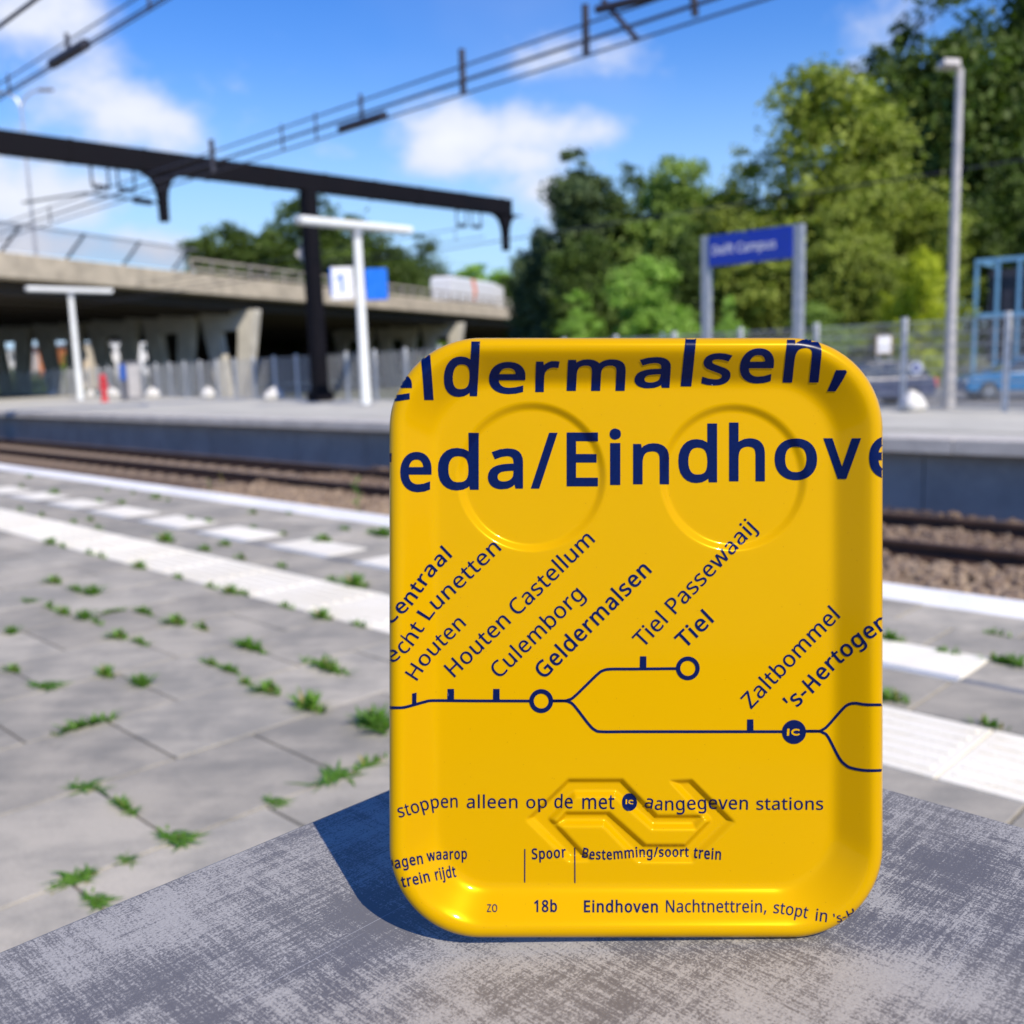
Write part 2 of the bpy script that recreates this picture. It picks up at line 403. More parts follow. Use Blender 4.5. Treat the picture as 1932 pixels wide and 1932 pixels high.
# ------------------------------------------------------------------ motorway overpass
D0 = np.array([-25.06, 48.0, 0]); du = np.array([.373, .928, 0]); du /= np.linalg.norm(du); dn = np.array([-du[1], du[0], 0]); DR = (du, dn, zv)
def D(lam, n, z=0.): return D0+du*lam+dn*n+zv*z
ov = thing('overpass', 'long beige concrete motorway overpass on rows of V-shaped piers, behind the far platform', 'bridge', D(20, 0, -.95)); ob = np.array(ov.location)
m = MB(); m.box(D(45, 23.3, 6.25)-ob, (150, 43.0, .75), DR); m.build('deck', M['concrete'], ov)
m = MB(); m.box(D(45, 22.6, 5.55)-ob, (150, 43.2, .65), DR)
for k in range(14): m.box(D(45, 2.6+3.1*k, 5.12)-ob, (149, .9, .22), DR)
m.build('shade_toned_soffit', M['shade_toned_soffit'], ov)
m = MB(); m.box(D(102, 41.5, 2.3)-ob, (88, 1.2, 6.0), DR); m.build('abutment', M['shade_toned_soffit'], ov)  # wall carries the same painted under-deck shade
m = MB()
for k in range(25): m.box(D(-27+6*k, .75, 6.60)-ob, (5.97, 1.5, 1.25), DR, bev=.05)
m.build('parapet', M['concrete'], ov)
m = MB()
for z, h in ((7.55, .16), (8.12, .16)): m.box(D(66, .35, z)-ob, (100, .10, h), DR)
for k in range(50): m.box(D(16+2*k, .5, 7.7)-ob, (.09, .12, .95), DR)
m.build('railing', pm('railing', (.34, .31, .26), .7, .2, 2), ov)
q = NT('screen'); q.set(Base_Color=(.62, .60, .66, 1), Roughness=.15); q.b.inputs['Alpha'].default_value = .38; M['screen'] = q.m
m = MB(); m.add([D(-28, .3, 7.35)-ob, D(15, .3, 7.35)-ob, D(15, -.35, 8.55)-ob, D(-28, -.35, 8.55)-ob], [(0, 1, 2, 3)]); m.build('noise_screen', M['screen'], ov)
scr = ov.children[-1]
for k in range(11):
    l = -27+4.1*k; m = MB(); m.tube([D(l, .35, 7.2)-ob, D(l+.75, -.4, 8.6)-ob], .07, 6); m.build('screen_post', M['black_steel'], scr)
m = MB(); m.tube([D(-28, -.35, 8.57)-ob, D(15.6, -.35, 8.57)-ob], .05, 6); m.build('screen_rail', M['galv'], scr)
vm = MB(); hole = [(-.80, 4.85), (.80, 4.85), (.26, .25), (-.26, .25)]
op = [(-2.35, 6.2), (-2.35, 5.95), (-1.15, 0), (1.15, 0), (2.35, 5.95), (2.35, 6.2)]
def vface(vm):
    th = .30
    for sgn in (-1, 1):
        o0 = du*th*sgn
        pts = [Vector((x, z, 0)) for x, z in op]; hp = [Vector((x, z, 0)) for x, z in hole]
        tri = geometry.tessellate_polygon([pts, hp]); allp = op+hole
        vm.add([o0+dn*x+zv*z for x, z in allp], [t if sgn > 0 else t[::-1] for t in tri])
    for ring in (op, hole):
        k = len(ring)
        vm.add([du*th*s_+dn*x+zv*z for s_ in (-1, 1) for x, z in ring], [(i, (i+1) % k, k+(i+1) % k, k+i) for i in range(k)])
vface(vm); first = None
for lam, nk in ((22, 9), (56, 3)):
    for k in range(nk):
        if first is None: o = first = vm.build('pier', M['pier_concrete'], ov, bevel=.06)
        else:
            o = first.copy(); COL.objects.link(o); o.parent = ov
        o.location = tuple(D(lam, 2.42+5.2*k, -.95)-ob)

# lorry on the overpass
pl = D(61, 3.0, 7.1); lr = thing('lorry', 'white lorry with an orange stripe driving over the far end of the overpass', 'lorry', D(66, 4.2, 6.63), rz=math.atan2(du[1], du[0]))
m = MB(); m.box((0, 0, 2.35), (12.5, 2.5, 2.7), bev=.25); bx = m.build('box_body', M['truck_white'], lr, bevel=.12)
m = MB(); m.prism([(-.55, -1.2), (.35, -1.2), (.75, 0), (.2, 1.2), (-.75, 1.2), (-.1, 0)], (-.5, -1.254, 2.45), np.array([1., 0, 0]), zv, np.array([0, -1., 0]), .01); m.build('stripe', M['orange'], bx)
m = MB(); m.prism([(6.5, .6), (8.6, .6), (8.6, 2.0), (8.3, 3.3), (6.7, 3.5), (6.5, 3.5)], (0, 1.2, 0), np.array([1., 0, 0]), zv, np.array([0, -1., 0]), 2.4); m.build('cab', M['truck_white'], lr, bevel=.1)
m = MB(); m.box((0, 0, .8), (12.3, 1.0, .3)); m.build('chassis', M['black_steel'], lr)
for x in (-5, -3.7, 7.4):
    for y in (-1.05, 1.05):
        m = MB(); m.tube([(x, y-.15, .5), (x, y+.15, .5)], .5, 18); m.build('wheel', M['tyre'], lr)

# tall twin-arm street light on the overpass
b = at_y(76, 560, 57.0); b[2] = 7.0
sl_ = thing('street_light', 'tall thin twin-armed street light standing on the overpass', 'street light', b)
m = MB(); m.tube([(0, 0, 0), (0, 0, 9.0)], .11, 8, .06); m.build('pole', M['galv'], sl_)
for sg in (-1, 1):
    m = MB(); m.tube([(0, 0, 8.9), (sg*.25, 0, 9.35), (sg*.7, 0, 9.65), (sg*1.15, 0, 9.72)], .05, 6); a_ = m.build('arm', M['galv'], sl_)
    m = MB(); m.box((sg*1.45, 0, 9.74), (.8, .3, .16), bev=.04); m.build('lamp_head', M['grey_box'], a_, bevel=.03)

# ------------------------------------------------------------------ catenary portal and wires
SB = 26.9; mb = P(SB, 18.65, 0)
po = thing('catenary_portal', 'black steel overhead line portal: mast on the far platform carrying a long cross beam', 'portal', mb); ZB = 6.88
m = MB(); m.box((0, 0, ZB/2), (.42, .42, ZB-.28), TR, bev=.0); m.box((0, 0, .16), (.62, .62, .32), TR); m.build('mast', M['black_steel'], po, bevel=.02)
m = MB(); m.box(P(0, -3.6, ZB), (.36, 25.4, .58), TR); 
for k in range(13): m.box(P(0, -15.4+2.0*k, ZB), (.40, .06, .63), TR)
m.build('beam', M['black_steel'], po, bevel=.015)
m = MB(); m.box(P(0, -16.1, ZB/2-.1), (.42, .42, ZB), TR); m.build('mast', M['black_steel'], po)
def drop(t, l):
    m = MB(); pr = [(-1.0, 0), (-.55, -.06), (-.28, -.22), (-.15, -.5), (-.11, -.8), (-.10, -l), (.10, -l), (.11, -.8), (.15, -.5), (.28, -.22), (.55, -.06), (1.0, 0)]
    m.prism(pr, P(-.12, t-18.65, ZB-.25), tv, zv, sv, .24); return m.build('drop_post', M['black_steel'], po)
d1 = drop(13.75, 1.35); drop(27.5, 1.35)
m = MB(); m.tube([P(0, 13.65-18.65, ZB-1.1), P(0, 11.6-18.65, ZB-1.02), P(0, 9.95-18.65, ZB-1.42)], .03, 6); m.tube([P(0, 13.4-18.65, ZB-1.1), P(0, 12.9-18.65, ZB-1.08)], .085, 8); m.build('steady_arm', M['black_steel'], d1)
for t in (11.78, 12.5, 25.0, 25.75):
    m = MB(); tl = t-18.65
    for dd in (0, .46): m.tube([P(0, tl+dd, ZB-.25), P(0, tl+dd, ZB-.82)], .03, 6)
    m.tube([P(0, tl, ZB-.80), P(0, tl+.46, ZB-.80)], .035, 6)
    for j in range(4): m.tube([P(0, tl+.05+.12*j, ZB-.80), P(0, tl+.05+.12*j, ZB-.90)], .04, 6)
    m.build('insulator_frame', M['black_steel'], po)
m = MB(); m.prism([(-.36, 0), (0, .40), (.36, 0), (0, -.40)], np.array([-.23, .26, 4.72]), np.array([1., 0, 0]), zv, np.array([0, 1., 0]), .03); m.build('diamond_sign', M['pale_pole'], po)

def wires(t, lines, marks, label, s0=-12, s1=110):
    base = P(0, t, 5.0); o = thing('overhead_wires', label, 'overhead wires', base, group='overhead line wires')
    zs = []
    for (p0, p1), r in lines:
        z0 = at_t(*p0, t)[2]; z1 = at_t(*p1, t)[2]; z = (z0+z1)/2; zs.append(z)
        m = MB(); m.tube([P(s0+(s1-s0)*k/60, 0, z-5.0) for k in range(61)], r*.82, 6); m.build('wire', M['wire'], o)
    for (px, py, kind) in marks:
        s, _ = st(at_t(px, py, t)); m = MB(); zt, zb = max(zs), min(zs)
        if kind == 0: m.tube([P(s, 0, zb-5), P(s, 0, zt-5+.06)], .018, 6); nm = 'dropper'
        elif kind == 1: m.tube([P(s, 0, zb-5), P(s, 0, zt-5+.22)], .05, 6); nm = 'dropper'
        elif kind == 2: m.tube([P(s-.55, 0, zb-5+.05), P(s+.55, 0, zb-5+.05)], .07, 8); m.tube([P(s, 0, zb-5), P(s, 0, zt-5+.1)], .03, 6); nm = 'section_insulator'
        else:
            m.tube([P(s-.7, 0, zt-5), P(s+.7, 0, zt-5+.12)], .05, 6); m.tube([P(s-.7, 0, zt-5-.3), P(s-.65, 0, zt-5+.15)], .045, 6); m.tube([P(s+.6, 0, zt-5+.2), P(s+.1, 0, zb-5)], .035, 6); nm = 'tensioner'
        m.build(nm, M['wire'], o)
wires(5.85, [(((0, 152), (260, 2)), .014), (((0, 177), (304, 2)), .016), (((0, 184), (318, 2)), .014)], [(17, 165, 0), (128, 90, 2), (281, 5, 0)],
      'overhead wires above the nearer track, crossing the top left corner of the sky')
wires(9.8, [(((966, 100), (415, 277)), .018), (((966, 123), (410, 304)), .026), (((966, 146), (1440, 4)), .018)], [(400, 285, 1), (532, 250, 0), (682, 210, 2), (873, 145, 1), (1105, 55, 1), (1215, 30, 3), (92, 385, 0), (595, 222, 0)],
      'overhead wires above the far track, running diagonally across the whole sky')
wires(2.2, [(((0, 47), (65, 2)), .014)], [], 'single overhead wire cutting the extreme top left corner', s1=60)
wires(22.6, [(((1386, 390), (1932, 296)), .022)], [], 'thin overhead wire crossing in front of the trees above the blue station sign')
wires(26.4, [(((700, 446), (960, 430)), .02), (((700, 466), (960, 456)), .02)], [(860, 455, 0)], 'pair of distant overhead wires under the end of the portal beam', s0=26.9)

# ------------------------------------------------------------------ far platform furniture
def t_lamp(base, label, scale=1.0):
    o = thing('platform_lamp', label, 'platform lamp', base, group='white T-shaped platform lamps')
    m = MB(); m.tube([(0, 0, 0), (0, 0, 4.75)], .14, 14, .115); m.build('pole', M['white_paint'], o, smooth=False)
    m = MB(); m.tube([(0, 0, 0), (0, 0, .03)], .24, 16)
    for a_ in range(4): m.tube([(.19*math.cos(a_*1.57+.8), .19*math.sin(a_*1.57+.8), .02), (.19*math.cos(a_*1.57+.8), .19*math.sin(a_*1.57+.8), .07)], .018, 6)
    m.build('base_plate', M['galv'], o); m = MB(); m.tube([(0, 0, 4.55), (0, 0, 4.74)], .15, 14); m.build('collar', M['galv'], o)
    m = MB(); m.box((0, 0, 4.86), (.34, 3.75, .20), TR, bev=.04); h = m.build('lamp_head', M['white_paint'], o, bevel=.03)
    m = MB(); m.box((0, 0, 4.752), (.22, 3.5, .012), TR); m.build('diffuser', M['lens'], h)
    return o
L1 = gp(691, 764)
t_lamp(L1, 'white T-shaped platform lamp with white and blue signs hung on its pole')
L2 = P(*st(at_y(152, 752, 44.5))); t_lamp(L2, 'white T-shaped platform lamp farther left, in front of the overpass piers')
# signs hung on the first lamp
def sign_box(name, label, c, wd, h, mat):
    o = thing(name, label, 'sign', c); m = MB(); m.box((0, 0, 0), (wd, .09, h), (np.array([1., 0, 0]), np.array([0, 1., 0]), zv)); m.build('sign_board', mat, o, bevel=.02); return o
s1_ = sign_box('platform_number_sign', 'small white sign with a blue number on the left of the lamp pole', L1+np.array([-.46, -.16, 3.32]), .62, .86, M['white_print'])
s2_ = sign_box('blue_sign', 'plain bright blue sign on the right of the lamp pole', L1+np.array([.46, -.02, 3.28]), .60, .84, M['panel_blue'])
m = MB(); m.box((-.285, .0, .05), (.05, .10, .72)); m.build('blue_edge', M['panel_blue'], s1_)
m = MB(); m.box((0, 0, 0), (.07, .07, .8)); 

# station name sign
a = at_t(1333, 470, 15.2); c = at_t(1508, 455, 15.2); sa, sc_ = st(a)[0], st(c)[0]
ns = thing('station_name_sign', 'blue station name sign with white lettering carried on two grey posts', 'sign', P((sa+sc_)/2, 15.2, 0)); half = (sa-sc_)/2
zt = at_t(1508, 424, 15.2)[2]; zb2 = at_t(1508, 486, 15.2)[2]
for sg in (-1, 1): 
    m = MB(); m.box(P(sg*half, 0, zt/2), (.17, .12, zt+.02), TR); m.build('post', M['galv'], ns, bevel=.02)
m = MB(); m.box(P(0, -.03, (zt+zb2)/2), (2*half-.18, .10, zt-zb2), TR); bd = m.build('sign_board', M['sign_blue'], ns, bevel=.01)
NAME_SIGN = (bd, half, zt, zb2)

# tall lamp post on the right
lp = gp(1789, 771); o = thing('lamp_post', 'tall tapering grey lamp post at the right, rising in front of the trees', 'lamp post', lp)
m = MB(); m.tube([(0, 0, 0), (0, 0, 1.6), (0, 0, 5.55)], .11, 14, .062); m.build('pole', M['pale_pole'], o)
m = MB(); m.tube([(0, 0, 5.5), (-.03, -.02, 5.58), (-.14, -.06, 5.63)], .05, 8); m.prism([(-.16, -.06), (.16, -.06), (.13, .05), (-.13, .05)], (-.06, -.02, 5.63), np.array([0, 1., 0]), zv, np.array([-1., -.25, 0]), .30); m.build('lamp_head', M['pale_pole'], o, bevel=.02)

# fence along the back of the far platform
def FP(s, z=0): return P(s, 16.1+.115*s, z)
fe = thing('mesh_fence', 'long grey welded mesh fence with square posts along the back of the far platform', 'fence', FP(0)); fb = np.array(fe.location)
fd = FP(1)-FP(0); fl = np.linalg.norm(fd); fd /= fl; fn = np.array([-fd[1], fd[0], 0])
step = 1.72; k0, k1 = -5, 40
for k in range(k0, k1+1):
    m = MB(); m.box(FP(5.35+step*k, .78)-fb, (.075, .075, 1.58), (fd, fn, zv)); m.build('post', M['fence'], fe)
for k in range(k0, k1):
    m = MB(); s0 = 5.35+step*k
    for j in range(8): m.box(FP(s0+step/2, .08+.2*j)-fb+fn*.045, (step*fl-.02, .010, .018), (fd, fn, zv))
    for j in range(33): m.box(FP(s0+.03+(step-.06)*j/32, .76)-fb+fn*.045, (.0055, .0055, 1.46), (fd, fn, zv))
    m.build('mesh_panel', M['mesh'], fe)

# white sandbags at the foot of the fence
bagm = MB(); n_ = 22
prof = [(.02, -.02), (.30, .0), (.38, .08), (.40, .17), (.35, .28), (.26, .36), (.16, .42), (.08, .47), (.01, .49)]
bagm.lathe(prof, n=n_, sx=1.0, sy=.8)
for i in range(len(bagm.v)):
    x, y, z = bagm.v[i]; q_ = 1+.10*math.sin(5*math.atan2(y, x)+z*9)+.06*math.sin(x*31+y*17); bagm.v[i] = (x*q_+.35*max(0, z-.15), y*q_, z*(1+.12*math.sin(3*math.atan2(y, x))))
bag0 = None
BAGS = [(98, 752, 'white sandbag at the fence foot, farthest left of the row'), (172, 755, 'white sandbag at the fence foot just right of the farther platform lamp'), (216, 756, 'white sandbag at the fence foot between the red post and the grey cabinet'), (291, 755, 'white sandbag at the fence foot just right of the grey cabinet'),
        (394, 755, 'white sandbag at the fence foot left of the large pier'), (515, 758, 'white sandbag at the fence foot, left of the black portal mast'), (1722, 770, 'white sandbag at the right, standing before the fence beside the tall lamp post')]
for i, (x, y, lab) in enumerate(BAGS):
    p = gp(x, y)
    sq = st(p)[0]; p = FP(sq)-fn*.0; p = FP(sq)+(-fn if np.dot(fn, tv) > 0 else fn)*.55
    # keep the bag on its line of sight column
    q2 = gp(x, y); k_ = np.dot(FP(0)-CAM, fn)/np.dot(np.array([q2[0], q2[1], 0]), fn); p = np.array([q2[0]*k_, q2[1]*k_, 0])*.985
    if bag0 is None: o = bag0 = bagm.build('sandbag', M['bag'], smooth=True)
    else: o = bag0.copy(); COL.objects.link(o)
    tag(o, lab, 'sandbag', 'white sandbags along the fence'); o.location = (p[0], p[1], .0); o.rotation_euler = (0, 0, i*1.3); s_ = (.8, .65, .9, .9, .92, .9, .66)[i]; o.scale = (s_, s_, s_)

# red post, grey cabinet
p = gp(198, 758); o = thing('red_post', 'short red post with a rounded cap standing on the far platform', 'post', p)
m = MB(); m.lathe([(.17, 0), (.17, .06), (.11, .08), (.11, .72), (.16, .74), (.16, .80), (.1, .82), (.13, .9), (.15, 1.0), (.09, 1.1), (.02, 1.12)], n=16); m.build('body', M['red'], o, smooth=False)
m = MB()
for a_ in (0, math.pi): m.tube([(0, 0, .62), (.2*math.cos(a_), .2*math.sin(a_), .62)], .055, 10)
m.build('outlet', M['red'], o)
p = gp(250, 755); o = thing('grey_cabinet', 'grey metal cabinet with a bright blue panel standing by the fence', 'cabinet', p)
m = MB(); m.box((0, 0, .80), (.62, .62, 1.5), TR, bev=.03); m.box((0, 0, .04), (.70, .70, .08), TR); m.box((0, 0, 1.575), (.68, .68, .05), TR); m.build('body', M['grey_box'], o, bevel=.02)
m = MB(); m.box(P(-.0, -.322, 1.18), (.5, .02, .66), TR); m.box(P(.322, 0, 1.18), (.02, .5, .66), TR); m.build('blue_panel', M['panel_blue'], o, bevel=.008)
m = MB(); m.box(P(-.322, 0, .8), (.015, .5, 1.3), TR); m.build('door', M['pale_pole'], o, bevel=.005)

# small round sign on the fence
p0 = gp(1727, 770); k_ = np.dot(FP(0)-CAM, fn)/np.dot(np.array([p0[0], p0[1], 0]), fn); c = np.array([p0[0]*k_, p0[1]*k_, 0])*.99; c[2] = .72
o = thing('round_sign', 'small round white ring sign fixed to the mesh fence at the right', 'sign', c)
fx = np.array([fn[0], fn[1], 0]); fx = fx if np.dot(fx, c) < 0 else -fx
m = MB(); m.tube([-fx*.0, fx*.015], .115, 24); m.build('plate', M['white_print'], o)
m = MB(); m.tube([fx*.015, fx*.02], .06, 20); m.build('blue_disc', M['sign_blue'], o.children[-1] if False else o); m = MB(); m.tube([fx*.02, fx*.025], .035, 16); m.build('centre', M['bag'], o)

# ------------------------------------------------------------------ beyond the fence: cars, notice board, steel frame, buildings
def car(label, loc, rz, body, lights):
    o = thing('parked_car', label, 'car', loc, rz, 'cars parked beyond the fence'); X = np.array([1., 0, 0]); Y = np.array([0, 1., 0])
    lo = [(-2.0, .30), (2.02, .30), (2.08, .5), (2.05, .72), (1.85, .86), (.95, .97), (-1.75, 1.0), (-2.02, .95), (-2.08, .6)]
    m = MB(); m.prism(lo, (0, -.84, 0), X, zv, Y, 1.68); m.build('body', M[body], o, bevel=.07)
    m = MB(); gl = [(.95, .97), (.25, 1.42), (-1.35, 1.45), (-1.85, 1.0)]
    n = len(gl); a = [X*x+zv*z-Y*(.80-.16*(z-.97)/.47) for x, z in gl]; b = [X*x+zv*z+Y*(.80-.16*(z-.97)/.47) for x, z in gl]
    m.add(a+b, [tuple(range(n))[::-1], tuple(range(n, 2*n))]+[(i, (i+1) % n, n+(i+1) % n, n+i) for i in range(n)]); m.build('windows', M['glass'], o)
    m = MB(); m.prism([(.32, 1.40), (.2, 1.46), (-1.3, 1.50), (-1.45, 1.43)], (0, -.66, 0), X, zv, Y, 1.32); 
    for x0, z0, x1, z1 in ((.95, .98, .28, 1.43), (-.35, .98, -.4, 1.46), (-1.82, 1.0, -1.38, 1.46)):
        for sg in (-1, 1): m.tube([X*x0+zv*z0+Y*sg*.81, X*x1+zv*z1+Y*sg*.655], .035, 6)
    m.build('roof', M[body], o, bevel=.03)
    for x in (-1.25, 1.3):
        for sg in (-1, 1):
            m = MB(); m.tube([(x, sg*.70, .32), (x, sg*.87, .32)], .32, 20); wh = m.build('wheel', M['tyre'], o)
            m = MB(); m.tube([(x, sg*.86, .32), (x, sg*.885, .32)], .20, 14); m.build('rim', M['alloy'], wh)
    for sg in (-1, 1):
        m = MB(); m.box((2.03, sg*.62, .68), (.12, .34, .14)); m.build('headlight', M['lens'], o, bevel=.02)
        m = MB(); m.box((-2.03, sg*.66, .78), (.14, .34, .26)); m.build('tail_light', M['tail_red'], o, bevel=.02)
    return o
p = at_y(1925, 690, 35.5); p[2] = -.80
car('bright blue car seen from its bonnet side, half cut by the right edge', p, R(172), 'car_blue', 1)
p = at_y(1632, 700, 33.0); p[2] = -.80
car('dark navy car with a red tail light behind the mesh fence', p, R(184), 'car_navy', 1)
p = at_y(1768, 700, 44.0); p[2] = -.80
o = thing('notice_board', 'small pale notice board on two posts beyond the fence', 'board', at_y(1668, 650, 46.0)*np.array([1, 1, 0])+zv*-.8)
m = MB()
m.box((0, 0, 2.15), (.62, .05, .75)); m.build('board', M['white_print'], o, bevel=.01)
m = MB(); m.box((0, .03, 2.15), (.74, .04, .87)); m.build('frame', pm('tan_wood', (.42, .27, .14), .7, .2, 5), o)
for sg in (-1, 1):
    m = MB(); m.box((sg*.28, .0, .85), (.07, .05, 1.75)); m.build('post', M['galv'], o)

# light blue steel frame structure
A0 = at_y(1836, 700, 62.0); A0[2] = -.8; zt_ = at_y(1836, 490, 62.0)[2]
fr = thing('steel_frame', 'pale blue open steel frame with dark panels at the right edge', 'steel frame', A0)
ex = np.array([.80, -.60, 0]); ey = np.array([.6, .8, 0]); H = zt_+.8; zm = at_y(1836, 596, 62.0)[2]+.8
m = MB()
for i in range(11):
    for j in ((0, 7.0) if i % 2 == 0 else (0,)): 
        m = MB(); m.box(ex*1.2*i+ey*j+zv*H/2, (.19, .19, H), (ex, ey, zv)); m.build('column', M['pale_blue_steel'], fr)
m = MB()
for j in (0, 7.0):
    for z in (H-.12, zm): m.box(ex*6+ey*j+zv*z, (12.2, .20, .26), (ex, ey, zv))
for i in (0, 3, 6):
    for z in (H-.12, zm): m.box(ex*2.0*i+ey*3.5+zv*z, (.20, 6.7, .24), (ex, ey, zv))
m.build('girders', M['pale_blue_steel'], fr)
m = MB()
m.box(ex*6.2+ey*.6+zv*((H+zm)/2-.25), (11.2, .06, H-zm-.8), (ex, ey, zv)); m.box(ex*6.2+ey*.9+zv*zm*.6, (11.2, .06, zm*.72), (ex, ey, zv)); m.box(ex*11.6+ey*3.4+zv*(H+zm)/2, (.06, 6.2, H-zm-.9), (ex, ey, zv)); m.build('dark_panels', M['dark_panel'], fr)

# buildings seen under the overpass
def building(name, label, px0, px1, pytop, Y, col, nwin, nfl):
    a = at_y(px0, 700, Y); c = at_y(px1, 700, Y); H = at_y((px0+px1)/2, pytop, Y)[2]+.95; x0, x1 = a[0], c[0]
    o = thing(name, label, 'building', ((x0+x1)/2, Y+4, -.95), group='buildings seen under the overpass'); W = x1-x0
    m = MB(); m.box((0, 0, H/2), (W, 8, H)); m.build('wall', pm(name+'_wall', col, .8, .1, .5), o)
    m = MB(); m.box((0, 0, H+.12), (W+.5, 8.5, .24)); m.build('roof', M['grey_box'], o)
    for f in range(nfl):
        for i in range(nwin):
            x = -W/2+W*(i+.5)/nwin; z = H*(f+.55)/nfl; m = MB(); m.box((x, -4.02, z), (W/nwin*.5, .05, H/nfl*.42)); wn = m.build('window', M['glass'], o)
            m = MB(); m.box((x, -4.05, z-H/nfl*.24), (W/nwin*.56, .12, .1)); m.build('sill', M['white_print'], wn)
building('apartment_block', 'low white and grey apartment block seen at the far left under the overpass', -40, 48, 662, 160, (.55, .54, .52), 6, 3)
building('brick_house', 'orange brick house seen between the left piers under the overpass', 56, 112, 655, 165, (.48, .16, .05), 3, 2)
building('pale_house', 'cream house behind the farther lamp, seen under the overpass', 118, 172, 650, 170, (.60, .52, .38), 3, 2)
building('white_office', 'white office building seen in the widest gap between the piers', 176, 300, 645, 175, (.72, .72, .72), 8, 3)

# ------------------------------------------------------------------ trees
def leaf_mat(name, lo, hi, trans=.35):
    q = NT(name); a = q.attr('tint'); c = q.mix(a, lo, hi)
    q.set(Base_Color=c, Roughness=.55); q.b.inputs['Specular IOR Level'].default_value = .25
    tr = q.node('ShaderNodeBsdfTranslucent'); q.l.new(q.mix(1.0, c, (1.0, 1.15, .45), 'MULTIPLY'), tr.inputs[0])
    mx_ = q.node('ShaderNodeMixShader'); mx_.inputs[0].default_value = trans; q.l.new(q.b.outputs[0], mx_.inputs[1]); q.l.new(tr.outputs[0], mx_.inputs[2])
    q.l.new(mx_.outputs[0], q.n['Material Output'].inputs[0]); return q.m
M['leaf_dark'] = leaf_mat('leaf_dark', (0.036, 0.064, 0.013), (0.135, 0.205, 0.038))
M['leaf_pine'] = leaf_mat('leaf_pine', (0.035, 0.065, 0.027), (0.135, 0.189, 0.068), .2)
M['leaf_olive'] = leaf_mat('leaf_olive', (0.115, 0.155, 0.022), (0.392, 0.459, 0.081))
M['leaf_mid'] = leaf_mat('leaf_mid', (0.101, 0.169, 0.027), (0.338, 0.472, 0.108))
M['leaf_light'] = leaf_mat('leaf_light', (0.149, 0.284, 0.034), (0.432, 0.648, 0.135))
M['leaf_yellow'] = leaf_mat('leaf_yellow', (0.27, 0.34, 0.016), (0.55, 0.60, 0.04))
def crown_mesh(name, blobs, n_cl, n_lf, leaf, mat, spread=.17, seed=1, droop=0.0):
    g = np.random.default_rng(seed); vol = np.array([(b[3]*b[4]*b[5])**.67 for b in blobs]); vol /= vol.sum()
    pos = []; nor = []; tint = []
    for b, wv in zip(blobs, vol):
        c = np.array(b[:3]); r = np.array(b[3:])
        for i in range(max(3, int(n_cl*wv))):
            d = g.normal(size=3); d /= np.linalg.norm(d); rad = g.uniform(.62, 1.04)
            cc = c+d*r*rad; n = int(n_lf*g.uniform(.5, 1.5)); sp = spread*r.mean()*g.uniform(.6, 1.35)
            pp = cc+np.clip(g.normal(size=(n, 3)), -1.7, 1.7)*sp*np.array([1, 1, .62]); pp[:, 2] -= droop*np.abs(g.normal(size=n))*sp
            pos.append(pp); nn = d*.8+np.array([0, 0, .55])+g.normal(size=(n, 3))*.75; nor.append(nn)
            tint.append(np.clip(g.uniform(.2, .8)+g.normal(size=n)*.11, 0, 1))
    p = np.concatenate(pos); n = np.concatenate(nor); n /= np.linalg.norm(n, axis=1)[:, None]; t = np.concatenate(tint); k = len(p)
    a = np.cross(n, g.normal(size=(k, 3))); a /= np.linalg.norm(a, axis=1)[:, None]; b = np.cross(n, a); sz = leaf*g.uniform(.55, 1.3, (k, 1))
    V = np.stack([p-a*sz, p-b*sz*.55, p+a*sz, p+b*sz*.55], 1).reshape(-1, 3); F = np.arange(4*k).reshape(-1, 4)
    me = bpy.data.meshes.new(name); me.from_pydata(V.tolist(), [], F.tolist()); at = me.attributes.new('tint', 'FLOAT', 'FACE'); at.data.foreach_set('value', t.astype(float).tolist())
    me.materials.append(M[mat]); return me
def trunk_mesh(h, r, seed, spread=.28):
    g = random.Random(seed); m = MB(); p = [np.array([0, 0, 0.])]
    for i in range(1, 6): p.append(p[-1]+np.array([g.uniform(-.02, .02)*h, g.uniform(-.02, .02)*h, h*.16]))
    m.tube(p, r, 9, r*.35)
    for i in range(9):
        k = g.uniform(1.4, 4.8); b = p[int(k)]+(p[int(k)+1]-p[int(k)])*(k % 1); a = g.uniform(0, 6.28); l = h*g.uniform(.7, 1.2)*spread
        e_ = b+np.array([math.cos(a)*l, math.sin(a)*l, l*g.uniform(.4, 1.1)]); m.tube([b, (b+e_)/2+np.array([0, 0, .05*h]), e_], r*.36, 6, r*.08)
    me = bpy.data.meshes.new('trunk'); me.from_pydata(m.v, [], m.f); me.materials.append(M['bark']); return me
